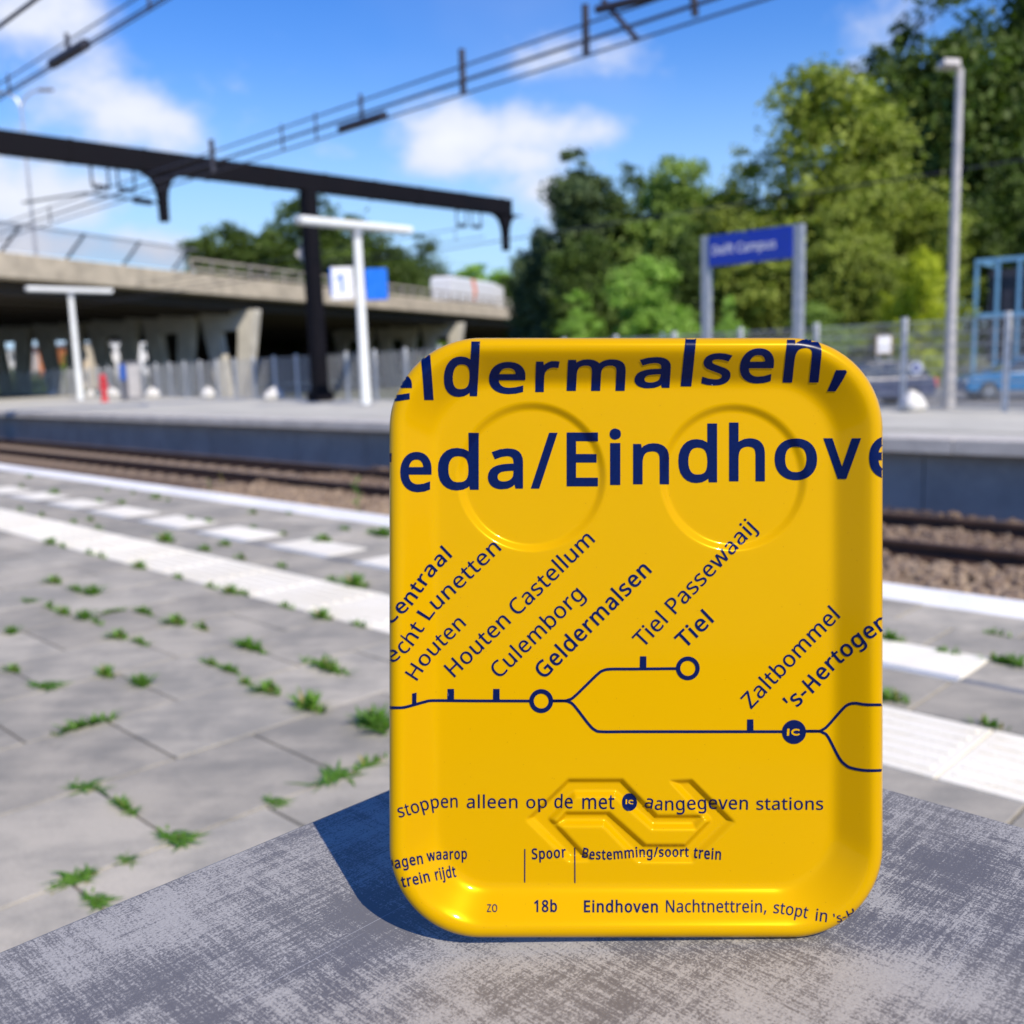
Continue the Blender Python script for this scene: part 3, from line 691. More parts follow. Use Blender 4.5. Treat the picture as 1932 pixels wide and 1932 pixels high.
def blobset(seed, kind):
    g = random.Random(seed); B = []
    if kind == 'broad':
        while len(B) < 24:
            d = [g.gauss(0, 1) for _ in range(3)]; l = math.sqrt(sum(v*v for v in d)); q_ = g.uniform(.45, 1.0); B.append((d[0]/l*q_*3.9, d[1]/l*q_*3.9, 8.0+d[2]/l*q_*(5.0 if d[2] > 0 else 4.4), g.uniform(1.3, 2.2), g.uniform(1.3, 2.2), g.uniform(1.1, 1.8)))
        B += [(0, 0, 8.2, 3.6, 3.6, 4.2), (0, 0, 12.6, 1.9, 1.9, 1.9)]
    elif kind == 'tall':
        for i in range(15): a = g.uniform(0, 6.28); z = g.uniform(2.6, 13.2); q_ = g.uniform(.3, 1)*2.6*(1-.45*abs(z-6.5)/7); B.append((q_*math.cos(a), q_*math.sin(a), z, g.uniform(1.2, 2.0), g.uniform(1.2, 2.0), g.uniform(1.4, 2.3)))
        B += [(0, 0, 13.6, 1.2, 1.2, 1.6)]
    elif kind == 'pine':
        for i in range(17): a = g.uniform(0, 6.28); z = g.uniform(3, 12.6); q_ = g.uniform(.4, 1)*3.2*(1-.05*z); B.append((q_*math.cos(a), q_*math.sin(a), z, g.uniform(.9, 1.9), g.uniform(.9, 1.9), g.uniform(.6, 1.2)))
        B += [(.3, 0, 13.6, .9, .9, 1.0)]
    else:
        for i in range(9): a = g.uniform(0, 6.28); q_ = g.uniform(0, 3.6); B.append((q_*math.cos(a), q_*math.sin(a), g.uniform(2, 11.5)-q_*.7, g.uniform(1.8, 2.8), g.uniform(1.8, 2.8), g.uniform(1.8, 3.2)))
        B += [(0, 0, 12.0, 1.5, 1.5, 2.0), (0, 0, 2.0, 4.2, 4.2, 2.2)]
    return B
CR = {}
def crown_of(kind, mat, v):
    key = (kind, mat, v)
    if key not in CR:
        pars = dict(broad=(420, 82, .185, .21, 0), tall=(330, 84, .165, .27, .8), pine=(280, 76, .17, .28, 0), bush=(240, 76, .20, .22, 0))[kind]
        CR[key] = crown_mesh('crown', blobset(hash_(kind)+v, kind), pars[0], pars[1], pars[2], mat, pars[3], v+3, pars[4])
    return CR[key]
def hash_(s): return sum(ord(c)*(i+3) for i, c in enumerate(s))
TK = [trunk_mesh(9.5, .32, i) for i in range(3)]
NTREE = [0]
def tree(px, pytop, Y, wpx, kind, mat, label, name='tree', group='trees beyond the station', v=0, base=-.83):
    top = at_y(px, pytop, Y); H = (top[2]-base)*(1.06 if kind == 'broad' else 1.02); W = wpx*Y/FPX*(1.25 if Y > 130 else 1.1); b = np.array([top[0], Y, base])
    o = thing(name, label, 'bush' if name == 'bush' else 'tree', b, random.Random(px).uniform(0, 6.28), group)
    sz = H/14.8; sx = W/{'broad': 11.5, 'tall': 7.6, 'pine': 8.2, 'bush': 10.5}[kind]
    c = link('crown', crown_of(kind, mat, v), None, o); c.scale = (sx, sx, sz)
    t = link('trunk', TK[NTREE[0] % 3], None, o); t.scale = (sz*.9, sz*.9, sz); NTREE[0] += 1
    return o
# big mass on the right
tree(1085, 285, 70, 215, 'pine', 'leaf_pine', 'dark ragged pine-like tree at the left end of the tree belt')
tree(1015, 430, 78, 150, 'pine', 'leaf_pine', 'lower dark tree beside the end of the portal beam', v=1)
tree(1285, 305, 74, 270, 'broad', 'leaf_mid', 'mid green rounded tree behind the gap left of the station sign')
tree(1185, 330, 80, 200, 'broad', 'leaf_dark', 'dark rounded tree between the pine and the mid green tree', v=1)
tree(1405, 300, 68, 230, 'broad', 'leaf_olive', 'olive green tree rising directly above the blue station sign', v=1)
tree(1525, 140, 66, 300, 'tall', 'leaf_olive', 'tall feathery olive tree whose tip reaches high right of the sign')
tree(1655, 185, 70, 250, 'tall', 'leaf_olive', 'feathery olive tree next to the lamp post, in front of dark maples', v=1)
tree(1800, -10, 82, 430, 'broad', 'leaf_dark', 'huge dark green tree behind the tall lamp post', v=2)
tree(2010, -110, 84, 460, 'broad', 'leaf_dark', 'huge dark green tree cut by the right edge of the picture')
tree(1700, 150, 92, 260, 'broad', 'leaf_dark', 'tall dark tree between the feathery olive tree and the huge one', v=1)
tree(1900, 330, 68, 230, 'broad', 'leaf_dark', 'dark lower tree behind the pale blue steel frame', v=1)
tree(1745, 390, 64, 190, 'tall', 'leaf_olive', 'olive shrubby tree just left of the lamp post, behind the yellow bush')
tree(1590, 390, 62, 240, 'broad', 'leaf_olive', 'low spreading olive tree right of the station sign')
tree(1440, 430, 64, 240, 'broad', 'leaf_olive', 'low olive tree seen through the legs of the station sign', v=2)
tree(1310, 430, 66, 230, 'broad', 'leaf_dark', 'low dark tree left of the station sign', v=2)
tree(1110, 450, 64, 200, 'broad', 'leaf_dark', 'low dark tree under the ragged pine-like tree')
tree(1225, 470, 56, 170, 'bush', 'leaf_light', 'bright green leafy bush above the middle of the tray', 'bush')
tree(1090, 535, 54, 120, 'bush', 'leaf_light', 'bright green bush above the left half of the tray', 'bush', v=1)
tree(1375, 548, 50, 80, 'bush', 'leaf_light', 'small bright green bush between the legs of the station sign', 'bush', v=1)
tree(1738, 455, 52, 130, 'bush', 'leaf_yellow', 'bright yellow-green bush left of the lamp post', 'bush')
tree(1540, 560, 52, 150, 'bush', 'leaf_mid', 'low green bush right of the station sign legs', 'bush')
tree(2120, 250, 66, 260, 'broad', 'leaf_mid', 'green tree beyond the right edge behind the steel frame', v=1)
tree(1150, 360, 76, 190, 'pine', 'leaf_dark', 'dark slender tree filling the gap beside the ragged pine-like tree', v=1)
tree(1050, 400, 74, 170, 'broad', 'leaf_pine', 'dark rounded tree just right of the end of the portal beam', v=1)
# behind the overpass
tree(424, 428, 135, 190, 'broad', 'leaf_dark', 'round tree behind the overpass, left of the two', v=0)
tree(588, 372, 138, 270, 'broad', 'leaf_dark', 'largest round tree behind the overpass, behind the portal mast', v=1)
tree(510, 430, 142, 150, 'broad', 'leaf_dark', 'tree behind the overpass filling the gap between the two rounder ones', v=2)
tree(668, 415, 146, 170, 'broad', 'leaf_dark', 'tree behind the overpass under the right half of the lamp head', v=0)
tree(725, 452, 140, 170, 'broad', 'leaf_dark', 'tree behind the overpass just right of the first lamp', v=2)
tree(795, 455, 150, 150, 'broad', 'leaf_dark', 'small tree behind the overpass left of the lorry', v=1)
tree(900, 503, 160, 190, 'broad', 'leaf_light', 'bright green low tree behind the lorry')
tree(350, 492, 150, 70, 'bush', 'leaf_dark', 'smallest bush peeping over the parapet behind the overpass', 'bush')
tree(985, 490, 120, 120, 'broad', 'leaf_dark', 'dark tree closing the right end of the overpass', v=2)
# under the overpass
for i, (px, top, lab) in enumerate(((12, 690, 'green bush at the far left under the overpass'), (125, 665, 'green tree between the brick house and the cream house'), (70, 700, 'green bush in front of the brick house'), (205, 700, 'olive bush left of the grey cabinet'), (268, 700, 'green bush right of the grey cabinet'), (835, 640, 'green bush beneath the overpass beside the tray'))):
    tree(px, top, 120 if px < 800 else 85, 50 if px < 800 else 90, 'bush', 'leaf_mid', lab, 'bush', v=1)

# far wood closing the horizon
g = np.random.default_rng(5); bl = []
for i in range(150):
    a_ = R(-75+150*i/149); d_ = 290+g.uniform(-15, 25); h_ = g.uniform(5, 8.5); bl.append((d_*math.sin(a_), d_*math.cos(a_), h_*.42, 6, 6, h_*.6))
o = link('far_wood', crown_mesh('far_wood', bl, 1500, 12, 1.9, 'leaf_dark', .45, 4), None); o['kind'] = 'stuff'

# ------------------------------------------------------------------ the tray
K = .27/935; TD = .27/935*FPX          # metres per unit of tray drawing, distance of its rim plane
X0, X1, Y0, Y1 = 731.5, 1673.0, 633.0, 1777.0
cx, cy, ha, hb = (X0+X1)/2, (Y0+Y1)/2, (X1-X0)/2, (Y1-Y0)/2
FLOOR = 48.0; FS = 1+FLOOR*K/TD        # a floor point is drawn FS larger about the axis to be seen where measured
pe = np.array([0, 3, 9, 18, 28, 38, 76, 84, 92, 100, 900.]); ph = np.array([-26, -12, -4, 0, -1, -8, -40.5, -45.5, -47.6, -48, -48.])
de = np.arange(0, 600, .5); dh = np.interp(de, pe, ph); ker = np.exp(-.5*(np.arange(-16, 17)*.5/2.6)**2); ker /= ker.sum()
ds = np.convolve(np.pad(dh, 16, mode='edge'), ker, 'valid'); wgt = np.clip(de/10, 0, 1); dh = dh*(1-wgt)+ds*wgt
def prof(e_): return np.interp(e_, de, dh)
def rad(e_): e_ = np.asarray(e_, float); return np.where(e_ < 100, 175-.7*e_, 105*np.clip(1-(e_-100)/368, .02, 1))
def e_of(x, y):
    qx, qy = np.abs(x-cx), np.abs(y-cy); lo = np.full(qx.shape, -30.); hi = np.full(qx.shape, 470.)
    for _ in range(26):
        mid = (lo+hi)/2; r = rad(mid); ax, ay = qx-(ha-mid-r), qy-(hb-mid-r)
        sd = np.hypot(np.maximum(ax, 0), np.maximum(ay, 0))+np.minimum(np.maximum(ax, ay), 0)-r
        out = sd > 0; hi = np.where(out, mid, hi); lo = np.where(out, lo, mid)
    return (lo+hi)/2
def sst(v): v = np.clip(v, 0, 1); return v*v*(3-2*v)
def onfl(x, y): return 966+(np.asarray(x, float)-966)*FS, 966+(np.asarray(y, float)-966)*FS
RINGS = [(*onfl(1003, 900), 136*FS), (*onfl(1384, 901), 134*FS)]
U_ = np.array([(996, 1546), (1072, 1472), (1174, 1472), (1240, 1540), (1331, 1540), (1312, 1563), (1230, 1563), (1161, 1502), (1086, 1502), (1042, 1547), (1112, 1622), (1074, 1624)], float)
LOGO = [np.stack(onfl(p[:, 0], p[:, 1]), 1) for p in (U_, np.array([2*1189.5, 2*1548.5])-U_)]
def poly_sd(x, y, poly):
    d = np.full(x.shape, 1e9); ins = np.zeros(x.shape, bool); n = len(poly)
    for i in range(n):
        a, b = poly[i], poly[(i+1) % n]; ab = b-a; t = np.clip(((x-a[0])*ab[0]+(y-a[1])*ab[1])/(ab@ab), 0, 1)
        d = np.minimum(d, np.hypot(x-a[0]-ab[0]*t, y-a[1]-ab[1]*t))
        cnd = ((a[1] > y) != (b[1] > y)) & (x < (b[0]-a[0])*(y-a[1])/(b[1]-a[1]+1e-12)+a[0]); ins ^= cnd
    return np.where(ins, d, -d)
def height(x, y, e_=None):
    x = np.asarray(x, float); y = np.asarray(y, float)
    h = prof(e_of(x, y) if e_ is None else e_)
    for (rx, ry, rr) in RINGS: h = h-9.5*sst((rr+7-np.hypot(x-rx, y-ry))/18)
    for lp_ in LOGO:
        bb = (x > lp_[:, 0].min()-12) & (x < lp_[:, 0].max()+12) & (y > lp_[:, 1].min()-12) & (y < lp_[:, 1].max()+12)
        if bb.any(): sd = poly_sd(x[bb], y[bb], lp_); h[bb] -= 12*sst((sd+5)/14)
    return h
TO = CAM+fw*TD
def t3(x, y, h):
    x = np.asarray(x, float)[:, None]; y = np.asarray(y, float)[:, None]; h = np.asarray(h, float)[:, None]
    return CAM+TD*(fw[None]+rt[None]*(x-966)/FPX+up[None]*(966-y)/FPX)-fw[None]*h*K
es = np.concatenate([[0, .7, 1.6, 3, 5, 7.5, 10.5], np.arange(14, 100, 3.2), np.arange(100, 470.1, 3.0)])
nC, nX, nY = 34, 150, 200
def loop(e_):
    r = float(rad(e_)); ax, ay = ha-e_-r, hb-e_-r; ax = max(ax, 0); ay = max(ay, 0); pts = []
    cs = [(ax, ay, 0), (-ax, ay, 90), (-ax, -ay, 180), (ax, -ay, 270)]
    for i in range(4):
        x, y, a0 = cs[i]
        for j in range(nC): q_ = R(a0+90*j/nC); pts.append((cx+x+r*math.cos(q_), cy+y+r*math.sin(q_)))
        q_ = R(a0+90); p = (cx+x+r*math.cos(q_), cy+y+r*math.sin(q_)); x2, y2, _ = cs[(i+1) % 4]; p2 = (cx+x2+r*math.cos(q_), cy+y2+r*math.sin(q_)); n = nX if i % 2 == 0 else nY
        for j in range(n): pts.append((p[0]+(p2[0]-p[0])*j/n, p[1]+(p2[1]-p[1])*j/n))
    return pts
lx = []; le = []
for e_ in es: pp = loop(e_); lx += pp; le += [e_]*len(pp)
lx = np.array(lx); hh = height(lx[:, 0], lx[:, 1], np.array(le)); npl = len(loop(0))
bk = [(2.5, -33), (8, -36), (13, -33), (15, -22), (28, -14), (38, -19), (76, -50), (92, -56), (110, -61), (200, -63)]
bx_ = []; bh = []
for e_, h in bk: pp = loop(e_); bx_ += pp; bh += [h]*len(pp)
V = np.concatenate([t3(lx[:, 0], lx[:, 1], hh), t3(np.array(bx_)[:, 0], np.array(bx_)[:, 1], bh)])
F = []
nl = len(es)
for l in range(nl-1):
    b = l*npl
    for i in range(npl): j = (i+1) % npl; F.append((b+i, b+npl+i, b+npl+j, b+j))
F.append(tuple((nl-1)*npl+i for i in range(npl))[::-1])
o0 = nl*npl
for i in range(npl): j = (i+1) % npl; F.append((i, j, o0+j, o0+i))
for l in range(len(bk)-1):
    b = o0+l*npl
    for i in range(npl): j = (i+1) % npl; F.append((b+i, b+j, b+npl+j, b+npl+i))
F.append(tuple(o0+(len(bk)-1)*npl+i for i in range(npl)))
ZT = float(V[:, 2].min())-.0002        # height of the table top the tray stands on
tray_loc = np.array([float(V[:, 0].mean()), float(V[V[:, 2] < ZT+.004][:, 1].mean()), ZT])
tray = thing('tray', 'bright yellow rounded tray printed with dark blue timetable lettering, standing upright on the scratched table', 'tray', tray_loc)
q = NT('tray_yellow'); n1 = q.noise(9, 2, .4); sp = q.node('ShaderNodeTexVoronoi'); sp.inputs['Scale'].default_value = 160; q.l.new(q.co.outputs['Object'], sp.inputs['Vector'])
c = q.mix(q.ramp(n1, .3, .7), (.530, .294, .0), (.538, .299, .0)); c = q.mix(q.math('MULTIPLY', q.math('LESS_THAN', sp.outputs['Distance'], .045), .5), c, (.25, .12, .01))
q.set(Base_Color=c, Roughness=q.ramp(n1, .3, .7, .275, .295)); q.b.inputs['Specular IOR Level'].default_value = .36; q.b.inputs['Specular Tint'].default_value = (1, .72, .02, 1); q.b.inputs['Coat Weight'].default_value = .12; q.b.inputs['Coat Roughness'].default_value = .08
M['tray'] = q.m
q = NT('tray_ink'); n1 = q.noise(600, 2); q.set(Base_Color=q.mix(q.ramp(n1, .3, .7), (.0005, .0050, .050), (.0007, .0065, .062)), Roughness=.26); q.b.inputs['Specular IOR Level'].default_value = .14; M['ink'] = q.m
me = bpy.data.meshes.new('shell'); me.from_pydata((V-tray_loc).tolist(), [], F); me.polygons.foreach_set('use_smooth', [True]*len(me.polygons)); link('shell', me, M['tray'], tray)

# ---- printed lettering: outlines of a humanist sans, laid over the relief
GL = json.loads('''{"'":[180,[128,573,112,366,68,366,52,573]],",":[215,[154,84,136,23,111,-42,85,-103,33,-103,49,-38,63,31,73,93,148,93]],"-":[258,[32,184,32,246,226,246,226,184]],"/":[298,[290,573,77,0,8,0,221,573]],"1":[459,[285,0,216,0,216,400,216,439,217,470,219,499,196,477,169,455,108,405,71,452,226,573,285,573]],"8":[459,[229,581,261,579,291,574,318,565,341,553,362,538,378,519,390,497,398,472,400,443,399,421,394,401,385,383,346,338,291,303,355,265,373,250,389,234,401,216,411,196,417,173,419,148,416,118,408,90,395,65,378,44,356,26,330,11,300,1,267,-6,231,-8,192,-6,157,0,126,10,100,24,78,42,61,63,49,87,42,115,39,146,41,171,47,194,56,214,68,232,82,249,99,264,158,299,107,336,71,383,64,401,59,422,58,444,60,472,68,497,80,518,97,537,117,552,141,565,168,573,197,579],[108,145,112,119,121,96,138,76,161,60,192,51,229,48,265,51,295,60,319,76,336,96,346,120,350,148,348,166,343,182,335,197,293,235,229,265,217,270,157,237,121,197,114,182,110,164],[228,524,200,521,176,514,155,502,139,486,130,466,127,441,128,422,133,406,141,391,179,357,232,330,282,357,317,392,325,406,329,423,330,441,327,466,318,486,302,502,282,514,257,521]],"B":[521,[241,573,307,569,361,558,404,541,434,515,453,478,459,431,457,409,453,389,446,371,437,354,424,340,409,328,392,317,372,309,350,304,350,300,415,279,433,267,448,253,461,236,470,215,476,191,478,163,475,130,467,100,454,74,436,52,413,33,385,19,354,8,318,2,279,0,78,0,78,573],[256,329,300,331,334,339,357,352,372,371,381,394,384,423,380,451,369,474,351,490,324,502,289,509,245,511,150,511,150,329],[150,269,150,61,265,61,311,64,346,74,371,91,388,112,398,138,401,168,399,188,395,205,388,221,377,235,362,247,344,256,321,263,293,267,260,269]],"C":[507,[323,517,294,516,266,510,241,502,217,490,196,474,178,456,162,434,149,410,139,383,131,353,127,321,125,286,128,241,135,200,147,164,164,132,186,105,213,83,244,68,281,58,322,55,394,62,460,78,460,15,393,-2,312,-8,257,-4,208,8,166,28,130,56,101,90,78,131,62,178,52,230,49,287,51,329,57,369,67,406,81,440,99,471,120,499,145,523,174,543,206,559,242,571,281,578,324,581,409,572,482,547,453,486,394,508]],"D":[585,[536,292,533,231,521,177,501,131,474,91,439,58,399,33,351,15,297,4,237,0,78,0,78,573,254,573,309,569,359,558,404,540,443,516,476,484,502,446,521,401,533,350],[460,289,457,337,449,379,435,415,416,444,391,469,361,487,327,500,287,508,244,511,150,511,150,62,228,62,299,68,357,87,402,119,434,164,454,220]],"E":[446,[398,0,78,0,78,573,398,573,398,509,150,509,150,330,383,330,383,268,150,268,150,63,398,63]],"G":[584,[326,302,524,302,524,22,431,-1,323,-8,267,-4,217,8,173,28,136,55,105,89,81,130,63,176,52,229,49,286,53,343,65,395,84,442,111,482,145,517,186,544,233,564,286,577,346,581,437,572,516,547,489,484,421,508,342,517,298,514,259,505,225,489,195,468,170,441,150,409,136,373,127,332,124,286,127,243,134,202,146,166,164,133,187,106,216,84,251,68,292,58,340,55,404,59,452,68,452,238,326,238]],"H":[594,[516,0,443,0,443,267,150,267,150,0,78,0,78,573,150,573,150,330,443,330,443,573,516,573]],"I":[272,[239,0,32,0,32,42,99,57,99,515,32,531,32,573,239,573,239,531,172,515,172,57,239,42]],"L":[420,[78,0,78,573,150,573,150,64,400,64,400,0]],"N":[609,[532,0,447,0,141,476,138,476,141,432,143,378,144,320,144,0,78,0,78,573,161,573,467,99,470,99,468,137,466,193,464,249,464,573,532,573]],"P":[485,[229,573,297,568,352,553,393,528,421,495,439,454,444,404,433,336,423,316,411,296,395,278,375,262,351,249,324,238,292,230,256,225,216,223,150,223,150,0,78,0,78,573],[223,511,150,511,150,285,208,285,242,286,272,290,298,296,320,306,338,318,352,334,362,352,368,375,370,401,366,435,354,462,334,484,306,499,269,508]],"S":[440,[403,153,400,121,392,92,378,66,359,44,335,26,307,11,274,1,238,-6,198,-8,137,-5,83,4,41,19,41,88,113,65,201,55,228,56,252,60,273,66,290,74,305,85,316,98,324,113,329,129,330,147,329,164,325,180,318,194,308,207,295,218,277,230,196,265,131,294,85,330,57,375,48,435,51,464,58,490,71,513,89,533,110,550,136,563,165,573,197,579,231,581,318,572,389,549,366,487,302,508,229,517,207,516,187,513,169,507,155,499,142,489,133,478,126,464,122,450,121,434,122,416,126,400,133,386,143,373,156,362,172,351,246,318,332,279,353,264,371,247,385,228,395,206,401,181]],"T":[446,[259,0,187,0,187,509,8,509,8,573,437,573,437,509,259,509]],"Z":[459,[427,0,30,0,30,55,332,508,40,508,40,573,419,573,419,518,118,64,427,64]],"a":[450,[231,437,279,433,318,422,347,403,368,375,381,338,385,293,385,0,334,0,320,61,317,61,279,22,234,-1,172,-8,148,-7,124,-2,103,6,84,16,68,30,55,48,45,68,39,92,37,119,43,159,59,192,87,219,127,238,179,251,243,257,316,259,316,285,313,317,306,342,293,359,275,371,253,378,227,380,163,370,106,347,84,400,151,426],[252,208,204,203,167,195,141,182,124,165,113,144,110,119,112,97,120,79,132,66,148,56,167,51,188,49,223,52,253,62,279,79,299,103,311,134,315,172,315,210]],"b":[493,[139,461,138,410,135,373,139,373,153,390,169,405,189,419,213,429,240,435,272,437,322,431,365,412,401,381,428,338,444,283,449,215,447,168,439,127,427,91,410,61,390,36,365,17,337,3,306,-5,272,-8,240,-6,213,0,189,10,169,24,153,38,139,55,133,55,119,0,68,0,68,609,139,609],[260,379,231,377,207,371,188,361,172,348,159,330,150,308,144,282,140,252,139,217,139,214,142,165,150,125,165,93,187,69,219,55,261,51,297,55,325,69,348,93,363,126,373,166,376,216,373,265,363,306,348,338,325,360,296,374]],"c":[385,[241,-8,204,-5,170,2,139,15,112,34,88,58,69,87,55,123,47,165,44,213,47,262,56,305,71,342,90,372,114,396,142,415,174,428,208,435,245,438,309,431,358,415,337,356,292,370,244,376,217,374,193,368,172,358,155,343,141,325,131,303,123,277,119,247,117,213,119,181,123,152,131,126,141,104,155,86,172,71,191,61,214,55,240,53,302,60,351,78,351,15,304,-2]],"d":[493,[221,-8,171,-2,128,17,92,48,65,91,49,146,44,214,49,282,66,338,93,381,128,413,171,432,221,438,280,429,323,407,354,374,359,374,356,405,354,438,354,609,425,609,425,0,368,0,358,58,354,58,323,24,279,1],[232,51,273,55,305,67,328,88,343,117,352,154,355,200,355,213,352,263,343,304,329,336,306,360,274,375,231,379,196,374,168,359,146,334,130,300,120,260,117,213,120,165,130,125,146,93,168,69,197,55]],"e":[452,[234,438,269,435,301,427,329,414,354,396,374,373,390,346,402,315,409,281,411,244,411,201,117,201,122,157,134,119,154,90,181,69,215,56,254,52,327,60,392,82,392,20,327,-1,251,-8,212,-5,176,3,143,17,114,36,90,61,70,91,56,126,47,167,44,212,47,257,55,297,68,333,86,364,108,390,134,411,164,426,198,435],[233,380,202,377,175,366,154,348,137,323,125,293,119,257,338,257,336,281,333,302,326,322,318,338,306,353,292,364,276,373,256,378]],"f":[276,[266,375,158,375,158,0,87,0,87,375,12,375,12,408,87,432,87,457,89,492,95,522,104,547,116,568,132,585,152,597,174,606,199,612,227,613,274,609,310,599,292,544,262,552,228,556,206,553,189,545,175,532,166,513,160,489,158,458,158,430,266,430]],"g":[493,[221,438,248,436,273,431,297,422,319,409,338,393,355,373,359,373,369,430,425,430,425,-7,423,-46,416,-80,404,-109,388,-135,367,-155,341,-172,310,-183,274,-190,233,-192,147,-186,78,-165,78,-100,149,-125,237,-134,271,-130,300,-119,324,-101,341,-77,352,-48,355,-13,355,4,356,32,358,57,354,57,338,37,320,21,299,8,275,-1,250,-6,221,-8,170,-2,126,18,91,51,65,95,49,149,44,214,49,278,65,332,91,377,126,411,169,431],[230,379,207,376,187,370,169,359,153,344,140,326,130,303,123,277,119,247,117,213,120,165,130,124,146,92,169,68,197,54,232,50,288,58,303,65,315,74,326,85,349,131,356,197,356,214,355,251,350,282,343,309,332,331,319,348,302,362,281,371,257,377]],"h":[496,[139,431,138,399,135,370,140,370,174,407,221,429,273,437,306,435,335,430,360,421,382,408,399,391,413,370,423,344,429,314,431,280,431,0,361,0,361,275,358,307,351,333,338,353,319,367,295,376,265,379,235,377,210,370,189,360,173,347,160,329,150,308,144,283,140,254,139,222,139,0,68,0,68,609,139,609]],"i":[207,[139,430,139,0,68,0,68,430],[104,591,133,580,140,572,144,560,145,546,144,532,140,521,133,512,104,501,93,502,83,506,75,512,68,521,64,532,63,546,64,560,68,572,75,580,83,586,93,590]],"j":[207,[18,-192,-18,-190,-44,-183,-44,-126,-19,-132,9,-134,25,-132,39,-128,51,-120,61,-108,66,-90,68,-67,68,430,139,430,139,-64,137,-90,133,-113,126,-133,116,-151,103,-166,87,-177,67,-186,44,-191],[63,546,64,560,68,572,75,580,83,586,93,590,104,591,133,580,140,572,144,560,145,546,144,532,140,521,133,512,104,501,93,502,83,506,75,512,68,521,64,532]],"l":[207,[139,0,68,0,68,609,139,609]],"m":[750,[540,438,584,434,621,421,649,401,669,371,681,330,685,280,685,0,615,0,615,277,613,308,606,333,594,353,577,367,555,376,528,379,490,374,460,362,438,342,423,315,414,280,411,237,411,0,342,0,342,277,332,333,325,347,315,359,303,367,289,374,272,377,253,379,227,377,204,370,185,360,170,347,158,329,150,308,144,283,140,255,139,223,139,0,68,0,68,430,125,430,136,371,140,371,173,409,217,431,266,438,298,436,325,430,349,420,369,406,386,388,398,366,402,366,418,388,438,406,461,420,486,430,512,436]],"n":[496,[275,438,322,434,361,421,391,401,413,371,426,330,431,280,431,0,361,0,361,275,358,307,351,333,338,353,319,367,295,376,265,379,222,374,189,361,166,338,151,308,142,269,139,223,139,0,68,0,68,430,125,430,136,371,140,371,175,409,222,431]],"o":[485,[442,216,440,181,436,150,428,121,417,95,404,71,388,51,369,33,348,18,324,7,299,-1,271,-6,241,-8,214,-6,188,-1,163,7,140,18,119,33,100,51,84,71,70,95,59,121,51,150,46,181,44,216,47,261,55,301,68,336,87,367,110,392,137,412,169,426,204,435,244,438,281,435,316,426,347,412,374,392,398,367,417,336,431,301,439,261],[117,216,119,184,123,154,130,128,141,105,155,86,172,71,192,59,216,53,243,51,270,53,294,59,314,71,331,86,345,105,356,128,363,154,367,184,369,216,367,248,363,277,355,303,345,325,331,344,314,359,294,370,270,376,242,379,202,374,171,359,147,335,130,303,120,263]],"p":[493,[273,438,322,432,365,413,401,383,428,339,444,284,449,216,447,170,439,129,427,93,410,62,390,37,365,17,337,3,306,-5,272,-8,213,1,170,24,139,55,134,55,137,20,139,-16,139,-192,68,-192,68,430,126,430,136,371,139,371,170,405,213,429],[260,379,233,377,210,371,190,362,174,349,161,333,152,313,145,289,141,261,139,229,139,216,140,182,144,152,150,126,159,103,172,85,188,70,208,59,233,53,261,51,286,53,308,60,326,72,341,88,354,108,364,131,371,157,375,186,376,217,373,262,363,302,348,334,325,359,296,374]],"r":[331,[269,438,295,437,319,433,310,368,287,372,264,374,217,363,176,334,149,289,139,229,139,0,68,0,68,430,126,430,134,351,137,351,170,395,214,426,231,433,249,437]],"s":[384,[348,119,346,92,339,69,327,49,311,32,292,18,268,6,241,-2,210,-6,176,-8,99,-1,42,19,42,83,104,60,178,49,211,51,236,57,256,66,269,79,277,94,280,112,271,141,239,167,174,196,103,228,84,239,69,252,57,266,48,283,43,302,41,324,46,358,61,386,85,408,118,425,157,435,202,438,275,430,339,409,315,353,258,372,197,380,171,379,149,374,131,366,118,356,111,343,108,328,119,298,154,274,219,246,289,215,306,203,321,191,333,176,341,159,346,140]],"t":[289,[212,50,245,53,272,59,272,5,240,-4,200,-8,178,-7,157,-3,138,4,120,13,104,27,91,44,82,66,76,93,74,125,74,375,13,375,13,409,75,437,103,528,144,528,144,430,269,430,269,375,144,375,144,127,146,103,153,83,163,69,177,58,193,52]],"u":[496,[427,430,427,0,370,0,359,57,356,57,321,20,273,-1,220,-8,187,-6,159,-1,134,8,112,21,95,38,81,59,71,85,65,114,63,148,63,430,135,430,135,153,137,122,145,96,158,76,176,62,200,53,230,51,260,53,285,59,306,69,323,82,336,100,345,121,352,146,356,175,357,206,357,430]],"v":[407,[163,0,0,430,75,430,167,176,180,137,193,96,201,63,204,63,214,96,227,138,241,176,332,430,407,430,244,0]],"w":[630,[346,243,336,276,328,308,321,335,316,357,313,357,308,335,302,307,294,275,284,242,207,1,127,1,9,431,82,431,141,201,153,154,163,109,169,73,172,73,178,97,185,128,193,160,201,188,277,431,354,431,428,188,440,149,451,109,457,74,460,74,466,108,477,153,489,201,549,431,621,431,502,1,419,1]],"z":[377,[346,0,31,0,31,47,262,375,45,375,45,430,340,430,340,377,112,55,346,55]]}''')
